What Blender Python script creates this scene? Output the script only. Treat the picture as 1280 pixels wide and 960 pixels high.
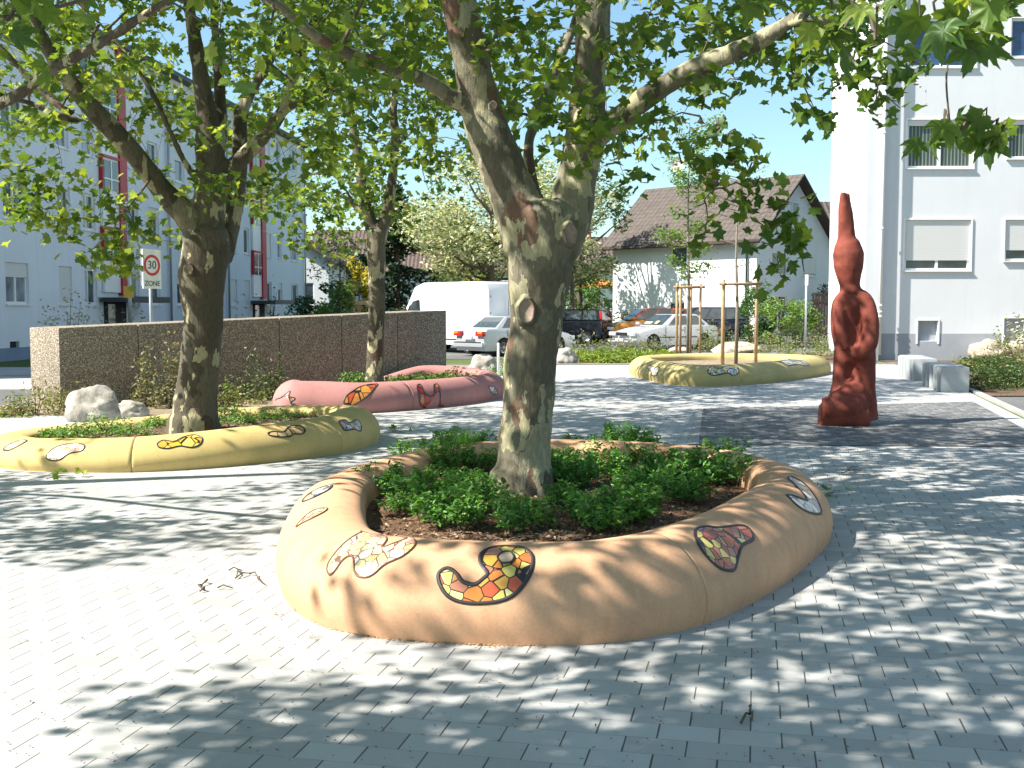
import bpy, bmesh, math, random
import numpy as np
from mathutils import Vector, Matrix, noise
from mathutils.bvhtree import BVHTree
from mathutils.geometry import delaunay_2d_cdt
random.seed(7); rng = np.random.default_rng(7)
R = math.radians
sc = bpy.context.scene
col = sc.collection
for o in list(bpy.data.objects): bpy.data.objects.remove(o)

# ------------------------------------------------ camera, sky, sun, exposure
FPX, HZ, CAMZ = 1400.0, 385.0, 1.70
PITCH = math.atan((480 - HZ) / FPX)
cd = bpy.data.cameras.new('camera'); cam = bpy.data.objects.new('camera', cd); col.objects.link(cam)
cd.sensor_width = 36; cd.lens = FPX / 1280 * 36; cd.clip_start = 0.05; cd.clip_end = 3000
cam.location = (0, 0, CAMZ); cam.rotation_euler = (math.pi / 2 - PITCH, 0, 0)
sc.camera = cam
SUN_EL = R(46); SUN_AZ = math.atan2(-0.95, -0.31)          # azimuth from +Y towards +X
SUNV = Vector((math.sin(SUN_AZ) * math.cos(SUN_EL), math.cos(SUN_AZ) * math.cos(SUN_EL), math.sin(SUN_EL)))
world = bpy.data.worlds.new('World'); sc.world = world; world.use_nodes = True
wn = world.node_tree; bg = wn.nodes['Background']
sky = wn.nodes.new('ShaderNodeTexSky'); sky.sky_type = 'NISHITA'; sky.sun_disc = False
sky.sun_elevation = SUN_EL; sky.sun_rotation = SUN_AZ % (2 * math.pi)
sky.air_density = 1.0; sky.dust_density = 0.8; sky.ozone_density = 1.2
tint = wn.nodes.new('ShaderNodeMixRGB'); tint.blend_type = 'MULTIPLY'; tint.inputs[0].default_value = 1; tint.inputs[2].default_value = (0.90, 1.05, 1.0, 1)
wn.links.new(sky.outputs[0], tint.inputs[1]); wn.links.new(tint.outputs[0], bg.inputs[0]); bg.inputs[1].default_value = 0.085
sd = bpy.data.lights.new('sun', 'SUN'); so = bpy.data.objects.new('sun', sd); col.objects.link(so)
sd.energy = 5.0; sd.angle = R(0.53); sd.color = (1.0, 0.95, 0.86)
so.rotation_euler = SUNV.to_track_quat('Z', 'Y').to_euler()
sc.view_settings.view_transform = 'Standard'; sc.view_settings.look = 'None'
sc.view_settings.exposure = 1.3; sc.view_settings.gamma = 1.0
sc.cycles.max_bounces = 6; sc.cycles.diffuse_bounces = 3; sc.cycles.transmission_bounces = 4
sc.cycles.transparent_max_bounces = 6; sc.cycles.use_denoising = True
sc.cycles.sample_clamp_indirect = 6

# ------------------------------------------------ photo geometry helpers
def ray(px, py):
    dx = (px - 640) / FPX; dz = (480 - py) / FPX
    return Vector((dx, math.cos(PITCH) + dz * math.sin(PITCH), -math.sin(PITCH) + dz * math.cos(PITCH)))
def G(px, py, z=0.0):                     # point of the sight line at height z
    d = ray(px, py); t = (z - CAMZ) / d.z
    return Vector((d.x * t, d.y * t, z))
def AT(px, py, Y):                        # point of the sight line at distance Y
    d = ray(px, py); t = Y / d.y
    return Vector((d.x * t, Y, CAMZ + d.z * t))
def proj(p):
    y, z = p[1], p[2] - CAMZ
    f = y * math.cos(PITCH) - z * math.sin(PITCH)
    u = y * math.sin(PITCH) + z * math.cos(PITCH)
    if f < 0.05: return (-9999, -9999, f)
    return (640 + FPX * p[0] / f, 480 - FPX * u / f, f)

# ------------------------------------------------ materials
def rgb(c): return (c[0], c[1], c[2], 1)
class NT:
    def __init__(s, name):
        s.m = bpy.data.materials.new(name); s.m.use_nodes = True
        s.t = s.m.node_tree; s.b = s.t.nodes['Principled BSDF']; s.out = s.t.nodes['Material Output']
    def n(s, typ, **kw):
        nd = s.t.nodes.new('ShaderNode' + typ)
        for k, v in kw.items():
            if k in nd.inputs.keys() if isinstance(k, str) else False:
                pass
            setattr(nd, k, v)
        return nd
    def l(s, a, b): s.t.links.new(a, b)
    def coord(s, which='Object', scale=(1, 1, 1), rot=(0, 0, 0)):
        tc = s.n('TexCoord'); mp = s.n('Mapping'); mp.inputs['Scale'].default_value = scale; mp.inputs['Rotation'].default_value = rot
        s.l(tc.outputs[which], mp.inputs[0]); return mp.outputs[0]
    def noise(s, vec, scale, detail=3, rough=0.55, dist=0):
        nd = s.n('TexNoise'); nd.inputs['Scale'].default_value = scale; nd.inputs['Detail'].default_value = detail
        nd.inputs['Roughness'].default_value = rough; nd.inputs['Distortion'].default_value = dist
        if vec: s.l(vec, nd.inputs['Vector'])
        return nd
    def ramp(s, fac, stops, interp='LINEAR'):
        r = s.n('ValToRGB'); r.color_ramp.interpolation = interp; e = r.color_ramp.elements
        while len(e) > 1: e.remove(e[-1])
        e[0].position = stops[0][0]; e[0].color = rgb(stops[0][1])
        for p, c in stops[1:]:
            x = e.new(p); x.color = rgb(c)
        s.l(fac, r.inputs[0]); return r.outputs[0]
    def math(s, op, a, b=None, c=None):
        m = s.n('Math'); m.operation = op
        for i, v in enumerate((a, b, c)):
            if v is None: continue
            if isinstance(v, (int, float)): m.inputs[i].default_value = v
            else: s.l(v, m.inputs[i])
        return m.outputs[0]
    def mix(s, f, a, b, blend='MIX'):
        m = s.n('MixRGB'); m.blend_type = blend
        for i, v in enumerate((f, a, b)):
            if isinstance(v, (int, float)): m.inputs[i].default_value = v
            elif isinstance(v, tuple): m.inputs[i].default_value = rgb(v)
            else: s.l(v, m.inputs[i])
        return m.outputs[0]
    def bump(s, h, strength=0.3, dist=0.01):
        b = s.n('Bump'); b.inputs['Strength'].default_value = strength; b.inputs['Distance'].default_value = dist
        s.l(h, b.inputs['Height']); s.l(b.outputs[0], s.b.inputs['Normal']); return b
    def base(s, c):
        if isinstance(c, tuple): s.b.inputs['Base Color'].default_value = rgb(c)
        else: s.l(c, s.b.inputs['Base Color'])
def render_wall(name, c):
    k = NT(name); k.b.inputs['Roughness'].default_value = .9; k.b.inputs['Specular IOR Level'].default_value = .2
    v = k.coord(); n = k.noise(v, .6, 5, .6); st = k.noise(k.coord(scale=(1, 1, .06)), 3.5, 5, .65); gr = k.noise(v, 110, 2)
    cc = k.ramp(n.outputs[0], [(.3, tuple(x * .94 for x in c)), (.7, c)])
    cc = k.mix(k.ramp(st.outputs[0], [(.52, (0, 0, 0)), (.8, (.35, .35, .35))]), cc, tuple(x * .72 for x in c))
    k.base(cc); k.bump(gr.outputs[0], .35, .012); return k.m
def plain(name, c, rough=0.6, metal=0.0, var=0.12, scale=6.0, bump=0.0, bscale=60.0, coat=0.0, spec=None):
    k = NT(name); k.b.inputs['Roughness'].default_value = rough; k.b.inputs['Metallic'].default_value = metal
    if coat: k.b.inputs['Coat Weight'].default_value = coat
    if spec is not None: k.b.inputs['Specular IOR Level'].default_value = spec
    v = k.coord()
    n = k.noise(v, scale, 4)
    lo = tuple(max(0, x * (1 - var)) for x in c); hi = tuple(min(1, x * (1 + var)) for x in c)
    k.base(k.ramp(n.outputs[0], [(0.3, lo), (0.7, hi)]))
    if bump:
        k.bump(k.noise(v, bscale, 3).outputs[0], bump, 0.01)
    return k.m
M = {}
def leafmat(name, c, trans=0.4, tc=None, rough=0.45):
    k = NT(name); v = k.coord()
    n = k.noise(v, 2.3, 3)
    lo = tuple(x * 0.72 for x in c); hi = tuple(x * 1.3 for x in c)
    cc = k.ramp(n.outputs[0], [(0.3, lo), (0.7, hi)])
    k.base(cc); k.b.inputs['Roughness'].default_value = rough; k.b.inputs['Specular IOR Level'].default_value = 0.35
    tr = k.n('BsdfTranslucent'); mx = k.n('MixShader'); mx.inputs[0].default_value = trans
    tc = tc or (c[0] * 1.9, c[1] * 1.7, c[2] * 0.7)
    tr.inputs[0].default_value = rgb(tc)
    k.l(k.b.outputs[0], mx.inputs[1]); k.l(tr.outputs[0], mx.inputs[2]); k.l(mx.outputs[0], k.out.inputs[0])
    return k.m
M['leaf_a'] = leafmat('plane_leaf', (0.10, 0.17, 0.032), .5)
M['leaf_b'] = leafmat('plane_leaf_dark', (0.065, 0.13, 0.03))
M['leaf_c'] = leafmat('plane_leaf_young', (0.20, 0.27, 0.055), 0.5)
M['shrub_a'] = leafmat('low_shrub_leaf', (0.075, 0.20, 0.04), 0.3)
M['shrub_b'] = leafmat('low_shrub_leaf_light', (0.14, 0.31, 0.06), 0.3)
M['dark_ev'] = leafmat('evergreen_needle', (0.018, 0.042, 0.022), 0.12)
M['hedge'] = leafmat('hedge_leaf', (0.05, 0.10, 0.025), 0.3)
M['hedge_l'] = leafmat('hedge_leaf_light', (0.11, 0.18, 0.035), 0.35)
M['yellow_l'] = leafmat('golden_leaf', (0.42, 0.38, 0.05), 0.35)
M['cream_l'] = leafmat('variegated_leaf', (0.60, 0.60, 0.33), 0.3, (0.6, 0.62, 0.3))
M['cream_g'] = leafmat('variegated_leaf_green', (0.16, 0.21, 0.07), 0.3)
M['feather'] = leafmat('feathery_leaf', (0.13, 0.23, 0.05), 0.45)
M['dry'] = leafmat('dry_leaf', (0.24, 0.22, 0.11), 0.25)
M['silver_l'] = leafmat('grey_green_leaf', (0.17, 0.19, 0.11), 0.25)
M['white_fl'] = leafmat('white_blossom', (0.7, 0.68, 0.6), 0.3, (0.6, 0.6, 0.5))
M['groundcover'] = leafmat('ground_cover_leaf', (0.2, 0.27, 0.045), 0.35)
M['cotoneaster'] = leafmat('cotoneaster_leaf', (0.045, 0.085, 0.02), 0.25)

def bark(name, zs=0.55, scale=5.0, pal=None):
    k = NT(name); k.b.inputs['Roughness'].default_value = 0.8; k.b.inputs['Specular IOR Level'].default_value = 0.2
    v = k.coord(scale=(1, 1, zs))
    n1 = k.noise(v, 4.5, 4, 0.6)
    add = k.mix(0.35, v, n1.outputs['Color'], 'ADD')
    def layer(sc_, off):
        vo = k.n('TexVoronoi'); vo.inputs['Scale'].default_value = sc_
        vo.feature = 'F1'; vo.distance = 'EUCLIDEAN'
        mp = k.n('Mapping'); mp.inputs['Location'].default_value = off; k.l(add, mp.inputs[0]); k.l(mp.outputs[0], vo.inputs['Vector'])
        return vo
    va = layer(scale, (0, 0, 0)); vb = layer(scale * 1.9, (3, 1, 2))
    s = k.n('SeparateColor'); k.l(va.outputs['Color'], s.inputs[0])
    s2 = k.n('SeparateColor'); k.l(vb.outputs['Color'], s2.inputs[0])
    base = k.ramp(s.outputs[0], pal or [(0, (0.115, 0.10, 0.07)), (0.30, (0.15, 0.135, 0.095)), (0.56, (0.19, 0.175, 0.122)), (0.78, (0.30, 0.275, 0.185)), (0.90, (0.15, 0.095, 0.066))], 'CONSTANT')
    spots = k.ramp(s2.outputs[1], [(0, (0, 0, 0)), (0.84, (1, 1, 1))], 'CONSTANT')
    c = k.mix(spots, base, (0.33, 0.30, 0.185))
    fine = k.noise(k.coord(scale=(1, 1, 0.4)), 40, 4)
    c = k.mix(0.55, c, k.ramp(fine.outputs[0], [(0.3, (0.35, 0.35, 0.35)), (0.7, (0.75, 0.75, 0.75))]), 'OVERLAY')
    k.base(c)
    edge = k.math('ADD', k.math('MULTIPLY', s.outputs[0], 0.8), k.math('MULTIPLY', fine.outputs[0], 0.6))
    edge = k.math('ADD', edge, s2.outputs[1])
    crk = k.noise(k.coord(scale=(1, 1, 0.12)), 26, 5, 0.7)
    edge = k.math('ADD', edge, k.math('MULTIPLY', crk.outputs[0], 1.3))
    k.bump(edge, 0.7, 0.014)
    return k.m
M['bark'] = bark('plane_bark')
M['bark_shaded'] = bark('plane_bark_shaded', 0.4, 9.0, [(0, (0.075, 0.062, 0.045)), (0.5, (0.095, 0.08, 0.055)), (0.9, (0.13, 0.115, 0.075))])  # same bark, with the shade on the near limb put into its colour
M['bark2'] = bark('plane_bark_far_shaded', 0.5, 4.6, [(0, (0.075, 0.064, 0.044)), (0.4, (0.10, 0.086, 0.06)), (0.66, (0.12, 0.105, 0.072)), (0.90, (0.19, 0.17, 0.115)), (0.95, (0.09, 0.06, 0.042))])  # darker bark copy: crown shade on the two farther trunks painted into it
M['twig'] = plain('twig_bark', (0.10, 0.075, 0.05), 0.85, var=0.3, scale=20)
M['young_bark'] = plain('young_bark', (0.20, 0.175, 0.13), 0.85, var=0.2, scale=15)
M['wood'] = plain('stake_wood', (0.46, 0.30, 0.16), 0.7, var=0.2, scale=9, bump=0.2)
M['rail_wood'] = plain('rail_wood', (0.3, 0.19, 0.11), 0.75, var=0.25, scale=9)
M['scar'] = plain('cut_wood', (0.30, 0.22, 0.17), 0.8, var=0.25, scale=30)

# ------------------------------------------------ object helpers
def tag(o, label=None, cat=None, group=None, kind=None):
    if label: o['label'] = label
    if cat: o['category'] = cat
    if group: o['group'] = group
    if kind: o['kind'] = kind
    return o
def empty(name, loc, label=None, cat=None, group=None, rz=0):
    o = bpy.data.objects.new(name, None); col.objects.link(o)
    o.location = loc; o.rotation_euler = (0, 0, rz); o.empty_display_size = 0.3
    return tag(o, label, cat, group)
class MB:
    def __init__(s): s.v = []; s.f = []; s.mi = []
    def add(s, vs, fs, mi=0):
        b = len(s.v); s.v += [tuple(x) for x in vs]; s.f += [tuple(i + b for i in f) for f in fs]; s.mi += [mi] * len(fs)
    def box(s, c, d, mi=0, rz=0.0, mat=None):
        hx, hy, hz = d[0] / 2, d[1] / 2, d[2] / 2
        vs = [Vector((x * hx, y * hy, z * hz)) for x in (-1, 1) for y in (-1, 1) for z in (-1, 1)]
        m = mat if mat is not None else Matrix.Rotation(rz, 3, 'Z')
        c = Vector(c)
        s.add([m @ v + c for v in vs], [(0, 1, 3, 2), (4, 6, 7, 5), (0, 4, 5, 1), (2, 3, 7, 6), (0, 2, 6, 4), (1, 5, 7, 3)], mi)
    def obox(s, o, u, n, a0, a1, d0, d1, z0, z1, mi=0):     # box in a frame: along u, depth n, height z
        o = Vector(o); u = Vector(u); n = Vector(n)
        vs = [o + u * a + n * d + Vector((0, 0, z)) for a in (a0, a1) for d in (d0, d1) for z in (z0, z1)]
        s.add(vs, [(0, 1, 3, 2), (4, 6, 7, 5), (0, 4, 5, 1), (2, 3, 7, 6), (0, 2, 6, 4), (1, 5, 7, 3)], mi)
    def poly(s, pts, mi=0): s.add(pts, [tuple(range(len(pts)))], mi)
    def prism(s, pts, z0, z1, mi=0):
        n = len(pts); a = [(p[0], p[1], z0) for p in pts]; b = [(p[0], p[1], z1) for p in pts]
        s.add(a + b, [tuple(range(n - 1, -1, -1)), tuple(range(n, 2 * n))] + [(i, (i + 1) % n, n + (i + 1) % n, n + i) for i in range(n)], mi)
    def tube(s, pts, rad, sides=8, mi=0, cap=True, jit=0.0):
        pts = [Vector(p) for p in pts]; n = len(pts)
        if isinstance(rad, (int, float)): rad = [rad] * n
        vs = []; prev = None
        for i, p in enumerate(pts):
            t = (pts[min(i + 1, n - 1)] - pts[max(i - 1, 0)])
            t = t.normalized() if t.length > 1e-9 else Vector((0, 0, 1))
            a = prev - t * prev.dot(t) if prev is not None else t.orthogonal()
            if a.length < 1e-6: a = t.orthogonal()
            a.normalize(); prev = a; b = t.cross(a)
            for k in range(sides):
                th = 2 * math.pi * k / sides; r = rad[i]
                if jit: r *= 1 + jit * noise.noise(Vector((p.x * 3 + math.cos(th), p.y * 3 + math.sin(th), p.z * 3)))
                vs.append(p + (a * math.cos(th) + b * math.sin(th)) * r)
        fs = [(i * sides + k, i * sides + (k + 1) % sides, (i + 1) * sides + (k + 1) % sides, (i + 1) * sides + k) for i in range(n - 1) for k in range(sides)]
        if cap: fs += [tuple(range(sides - 1, -1, -1)), tuple((n - 1) * sides + k for k in range(sides))]
        s.add(vs, fs, mi)
    def build(s, name, mats, parent=None, smooth=False, loc=None):
        me = bpy.data.meshes.new(name)
        vs = s.v
        if loc is not None: vs = [(v[0] - loc[0], v[1] - loc[1], v[2] - loc[2]) for v in vs]
        me.from_pydata(vs, [], s.f)
        if not isinstance(mats, (list, tuple)): mats = [mats]
        for m in mats: me.materials.append(m)
        me.polygons.foreach_set('material_index', s.mi)
        if smooth: me.polygons.foreach_set('use_smooth', [True] * len(s.f))
        me.validate(); me.update()
        o = bpy.data.objects.new(name, me); col.objects.link(o)
        if parent is not None:
            o.parent = parent
        if loc is not None: o.location = loc
        return o
def rel(parent, mb):                       # move world-space verts into a parent's frame (translation only)
    l = parent.location; mb.v = [(v[0] - l[0], v[1] - l[1], v[2] - l[2]) for v in mb.v]; return mb
def fixn(o):
    bm = bmesh.new(); bm.from_mesh(o.data); bmesh.ops.recalc_face_normals(bm, faces=bm.faces); bm.to_mesh(o.data); bm.free()
def bevel(o, w=0.01, seg=2, ang=35):
    bm = bmesh.new(); bm.from_mesh(o.data)
    bmesh.ops.remove_doubles(bm, verts=bm.verts, dist=1e-5)
    bmesh.ops.recalc_face_normals(bm, faces=bm.faces)
    es = [e for e in bm.edges if len(e.link_faces) == 2 and e.calc_face_angle(0) > R(ang)]
    bmesh.ops.bevel(bm, geom=es, offset=w, segments=seg, affect='EDGES', profile=0.6, clamp_overlap=True)
    for f in bm.faces: f.smooth = True
    bm.to_mesh(o.data); bm.free(); o.data.set_sharp_from_angle(angle=R(50))
def baked(o, mods):                        # apply modifiers to the mesh
    for t, kw in mods:
        m = o.modifiers.new(t, t)
        for k, v in kw.items(): setattr(m, k, v)
    dg = bpy.context.evaluated_depsgraph_get(); dg.update()
    me = bpy.data.meshes.new_from_object(o.evaluated_get(dg)); o.modifiers.clear()
    old = o.data; o.data = me; me.name = old.name
    return o
def roughen(o, f1, a1, f2, a2):
    n = len(o.data.vertices); co = np.empty(n * 3, np.float32); no = np.empty(n * 3, np.float32)
    o.data.vertices.foreach_get('co', co); o.data.vertex_normals.foreach_get('vector', no)
    co = co.reshape(-1, 3); no = no.reshape(-1, 3)
    d = np.array([noise.noise(Vector(c) * f1) * a1 + noise.noise(Vector(c) * f2) * a2 for c in co.tolist()])
    o.data.vertices.foreach_set('co', (co + no * d[:, None]).astype(np.float32).reshape(-1)); o.data.update()
def catmull(P, n, closed=False):
    P = [Vector(p) if len(p) == 3 else Vector((p[0], p[1], 0)) for p in P]; N = len(P); out = []
    segs = N if closed else N - 1
    for s_ in range(segs):
        g = lambda i: P[i % N] if closed else P[max(0, min(N - 1, i))]
        p0, p1, p2, p3 = g(s_ - 1), g(s_), g(s_ + 1), g(s_ + 2)
        for k in range(n):
            t = k / n
            out.append(0.5 * ((2 * p1) + (-p0 + p2) * t + (2 * p0 - 5 * p1 + 4 * p2 - p3) * t * t + (-p0 + 3 * p1 - 3 * p2 + p3) * t ** 3))
    if not closed: out.append(P[-1])
    return out

# leaf templates: (x along, y across, z fold) triangulated as a fan
def leaf_template(kind):
    if kind == 'plane':
        a = [(0, 1.0), (13, .74), (27, .62), (40, .80), (52, .97), (66, .72), (84, .58), (104, .78), (128, .55), (165, .40)]
        pts = [(0.0, 0, 0)]
        ring = [(math.cos(R(t)) * r, math.sin(R(t)) * r) for t, r in a]
        full = ring + [(-.18, 0)] + [(x, -y) for x, y in reversed(ring[1:])]
        pts += [(x, y, abs(y) * .22 - max(0, x) ** 2 * .22) for x, y in full]
        n = len(full)
        return np.array(pts), np.array([(0, 1 + i, 1 + (i + 1) % n) for i in range(n)])
    if kind == 'plane_big':                  # near leaves: toothed lobes, raised between the main veins
        a = [(0, 1.0), (7, .84), (12, .86), (17, .70), (26, .60), (33, .70), (38, .69), (44, .84), (52, .98), (58, .80), (64, .78), (70, .62), (82, .55), (90, .64), (96, .62), (106, .80), (114, .62), (128, .50), (148, .52), (165, .42)]
        ring = [(math.cos(R(t)) * r, math.sin(R(t)) * r) for t, r in a]; full = ring + [(-.16, 0)] + [(x, -y) for x, y in reversed(ring[1:])]
        ang = [t for t, r in a] + [180] + [t for t, r in reversed(a[1:])]
        zf = lambda x, y, t: -.30 * max(0, x) ** 2 - .16 * y * y + .10 * abs(math.sin(R(t * 3.46)))
        mid = [(x * .55, y * .55) for x, y in full]; n = len(full)
        pts = [(0, 0, 0)] + [(x, y, zf(x, y, t)) for (x, y), t in zip(mid, ang)] + [(x, y, zf(x, y, t) * 1.15) for (x, y), t in zip(full, ang)]
        F_ = [(0, 1 + i, 1 + (i + 1) % n) for i in range(n)]
        for i in range(n): j = (i + 1) % n; F_ += [(1 + i, 1 + n + i, 1 + n + j), (1 + i, 1 + n + j, 1 + j)]
        return np.array(pts), np.array(F_)
    if kind == 'oval':
        pts = [(-1, 0, -.05), (-.2, .42, .08), (.55, .3, .02), (1, 0, -.15), (.55, -.3, .02), (-.2, -.42, .08)]
        return np.array(pts), np.array([(0, 2, 1), (0, 3, 2), (0, 4, 3), (0, 5, 4)])
    if kind == 'blade':
        pts = [(-1, -.09, 0), (-1, .09, 0), (1, 0, .1)]
        return np.array(pts), np.array([(0, 1, 2)])
LT = {k: leaf_template(k) for k in ('plane', 'plane_big', 'oval', 'blade')}
def leaves(name, P, size, mats, probs, kind='plane', up=1.0, droop=0.3, parent=None, origin=(0, 0, 0), extra=None, curl=0.0):
    P = np.asarray(P, float).reshape(-1, 3) - np.array(origin); N = len(P)
    size = np.broadcast_to(np.asarray(size, float), (N,)) * rng.uniform(.7, 1.2, N)
    T, Fc = LT[kind]
    nrm = rng.normal(size=(N, 3)) * 0.55; nrm[:, 2] += up
    nrm /= np.linalg.norm(nrm, axis=1)[:, None]
    th = rng.uniform(0, 2 * math.pi, N)
    t = np.stack([np.cos(th), np.sin(th), -droop + rng.normal(size=N) * .3], 1)
    t -= nrm * (t * nrm).sum(1)[:, None]; t /= np.linalg.norm(t, axis=1)[:, None]
    b = np.cross(nrm, t)
    V = (T[None, :, 0, None] * t[:, None, :] + T[None, :, 1, None] * b[:, None, :] + T[None, :, 2, None] * nrm[:, None, :] * rng.uniform(.3, 2.0, N)[:, None, None]) * size[:, None, None] + P[:, None, :]
    nv, nf = len(T), len(Fc)
    Fa = (Fc[None] + (np.arange(N) * nv)[:, None, None]).reshape(-1, 3)
    mi = np.repeat(rng.choice(len(mats), size=N, p=probs), nf)
    V = V.reshape(-1, 3)
    nmat = list(mats)
    if extra is not None:                    # MB with more geometry (stems), already in local coordinates
        ev = np.array(extra.v) if extra.v else np.zeros((0, 3))
    me = bpy.data.meshes.new(name)
    tri_l = Fa.reshape(-1); starts = np.arange(len(Fa)) * 3; tot = np.full(len(Fa), 3)
    if extra is not None and len(extra.v):
        off = len(V); V = np.concatenate([V, ev])
        el = [i + off for f in extra.f for i in f]; et = [len(f) for f in extra.f]
        es = np.cumsum([0] + et[:-1]) + len(tri_l)
        tri_l = np.concatenate([tri_l, el]); starts = np.concatenate([starts, es]); tot = np.concatenate([tot, et])
        mi = np.concatenate([mi, np.array(extra.mi) + len(mats)]); nmat = nmat + [M['twig']]
    me.vertices.add(len(V)); me.vertices.foreach_set('co', V.astype(np.float32).reshape(-1))
    me.loops.add(len(tri_l)); me.loops.foreach_set('vertex_index', tri_l.astype(np.int32))
    me.polygons.add(len(starts)); me.polygons.foreach_set('loop_start', starts.astype(np.int32))
    for m in nmat: me.materials.append(m)
    me.polygons.foreach_set('material_index', mi.astype(np.int32))
    if kind == 'plane_big': me.polygons.foreach_set('use_smooth', [True] * len(me.polygons))
    me.update(calc_edges=True); me.validate()
    o = bpy.data.objects.new(name, me); col.objects.link(o)
    if parent is not None: o.parent = parent
    return o
# ================================================= SETTING
def struct(name, pts, z, m, thick=0.0):
    b = MB()
    if thick: b.prism(pts, z - thick, z)
    else: b.poly([(p[0], p[1], z) for p in pts])
    o = b.build(name, m); fixn(o)
    if o.data.polygons[0].normal.z < 0 and not thick: o.data.flip_normals()
    return tag(o, kind='structure')
PA = R(12.3)
def paver_mat():
    k = NT('light_concrete_pavers'); k.b.inputs['Roughness'].default_value = 0.8; k.b.inputs['Specular IOR Level'].default_value = 0.25
    v = k.coord('Object', rot=(0, 0, PA))
    s = k.n('SeparateXYZ'); k.l(v, s.inputs[0]); x, y = s.outputs[0], s.outputs[1]
    row = k.math('DIVIDE', y, 0.16); rf = k.math('FLOOR', row); fy = k.math('FRACT', row)
    odd = k.math('MULTIPLY', k.math('FLOORED_MODULO', rf, 2), 0.5)
    xx = k.math('ADD', k.math('DIVIDE', x, 0.24), odd); fx = k.math('FRACT', xx); cx = k.math('FLOOR', xx)
    ex = k.math('MINIMUM', fx, k.math('SUBTRACT', 1.0, fx)); ey = k.math('MINIMUM', fy, k.math('SUBTRACT', 1.0, fy))
    wob = k.noise(v, 3.0, 2)
    wx = k.math('MULTIPLY_ADD', wob.outputs[0], 0.016, 0.006)
    jx = k.math('LESS_THAN', ex, wx)
    w2 = k.math('MULTIPLY_ADD', k.noise(v, 7.0, 2).outputs[0], 0.020, -0.001)
    jy = k.math('LESS_THAN', ey, w2)
    wn_ = k.n('TexWhiteNoise'); wn_.noise_dimensions = '2D'
    cb = k.n('CombineXYZ'); k.l(cx, cb.inputs[0]); k.l(rf, cb.inputs[1]); k.l(cb.outputs[0], wn_.inputs['Vector'])
    tone = k.ramp(wn_.outputs['Value'], [(0, (0.335, 0.335, 0.325)), (.5, (0.40, 0.40, 0.388)), (1, (0.45, 0.448, 0.435))])
    spk = k.noise(v, 260, 2)
    tone = k.mix(0.35, tone, k.ramp(spk.outputs[0], [(0.35, (0.35, 0.35, 0.36)), (0.65, (0.68, 0.68, 0.67))]), 'OVERLAY')
    st = k.noise(v, 0.7, 5, 0.65)
    tone = k.mix(k.ramp(st.outputs[0], [(0.45, (0, 0, 0)), (0.72, (0.6, 0.6, 0.6))]), tone, (0.345, 0.325, 0.29))
    sp2 = k.noise(v, 9.0, 3, 0.7)
    tone = k.mix(k.ramp(sp2.outputs[0], [(0.64, (0, 0, 0)), (0.72, (0.45, 0.45, 0.45))]), tone, (0.30, 0.285, 0.255))
    c = k.mix(k.math('MULTIPLY', jy, 0.6), tone, (0.13, 0.115, 0.095))
    c = k.mix(k.math('MULTIPLY', jx, 0.9), c, (0.06, 0.055, 0.048))
    k.base(c)
    hgt = k.math('SUBTRACT', 1.0, k.math('MAXIMUM', k.math('MULTIPLY', jy, 0.5), jx))
    k.bump(k.math('ADD', hgt, k.math('MULTIPLY', spk.outputs[0], 0.12)), 0.35, 0.006)
    return k.m
def cobble_mat():
    k = NT('dark_granite_cobbles'); k.b.inputs['Roughness'].default_value = 0.75
    v = k.coord('Object', rot=(0, 0, 0.2)); d = k.noise(v, 2.0, 2)
    vv = k.mix(0.06, v, d.outputs['Color'], 'ADD')
    vo = k.n('TexVoronoi'); vo.inputs['Scale'].default_value = 8.5; vo.inputs['Randomness'].default_value = 0.45; k.l(vv, vo.inputs['Vector'])
    ve = k.n('TexVoronoi'); ve.feature = 'DISTANCE_TO_EDGE'; ve.inputs['Scale'].default_value = 8.5; ve.inputs['Randomness'].default_value = 0.45; k.l(vv, ve.inputs['Vector'])
    s = k.n('SeparateColor'); k.l(vo.outputs['Color'], s.inputs[0])
    c = k.ramp(s.outputs[0], [(0, (0.085, 0.092, 0.10)), (0.6, (0.15, 0.155, 0.165)), (1, (0.25, 0.25, 0.25))])
    e = k.ramp(ve.outputs['Distance'], [(0.03, (1, 1, 1)), (0.09, (0, 0, 0))])
    k.base(k.mix(e, c, (0.10, 0.085, 0.06)))
    k.bump(ve.outputs['Distance'], 0.8, 0.03)
    return k.m
def speck(name, a, b, c2, scale, rough=0.9, bump=0.5, bd=0.02, big=0.8):
    k = NT(name); k.b.inputs['Roughness'].default_value = rough; k.b.inputs['Specular IOR Level'].default_value = 0.15
    v = k.coord(); n = k.noise(v, scale, 5, 0.7); n2 = k.noise(v, big, 4)
    c = k.ramp(n.outputs[0], [(0.3, a), (0.5, b), (0.7, c2)])
    c = k.mix(0.5, c, k.ramp(n2.outputs[0], [(0.3, (0.36, 0.36, 0.36)), (0.7, (0.62, 0.62, 0.62))]), 'OVERLAY')
    k.base(c); k.bump(n.outputs[0], bump, bd); return k.m
M['paver'] = paver_mat(); M['cobble'] = cobble_mat()
M['soil'] = speck('bed_soil', (0.05, 0.032, 0.02), (0.12, 0.078, 0.05), (0.24, 0.17, 0.11), 24)
M['mulch'] = speck('bark_mulch', (0.04, 0.022, 0.014), (0.125, 0.07, 0.042), (0.27, 0.175, 0.115), 30, bd=0.03)
M['drysoil'] = speck('dry_soil', (0.16, 0.12, 0.08), (0.26, 0.20, 0.14), (0.38, 0.32, 0.24), 18)
M['grass'] = speck('grass_ground', (0.04, 0.07, 0.015), (0.085, 0.12, 0.03), (0.16, 0.17, 0.06), 10)
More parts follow.
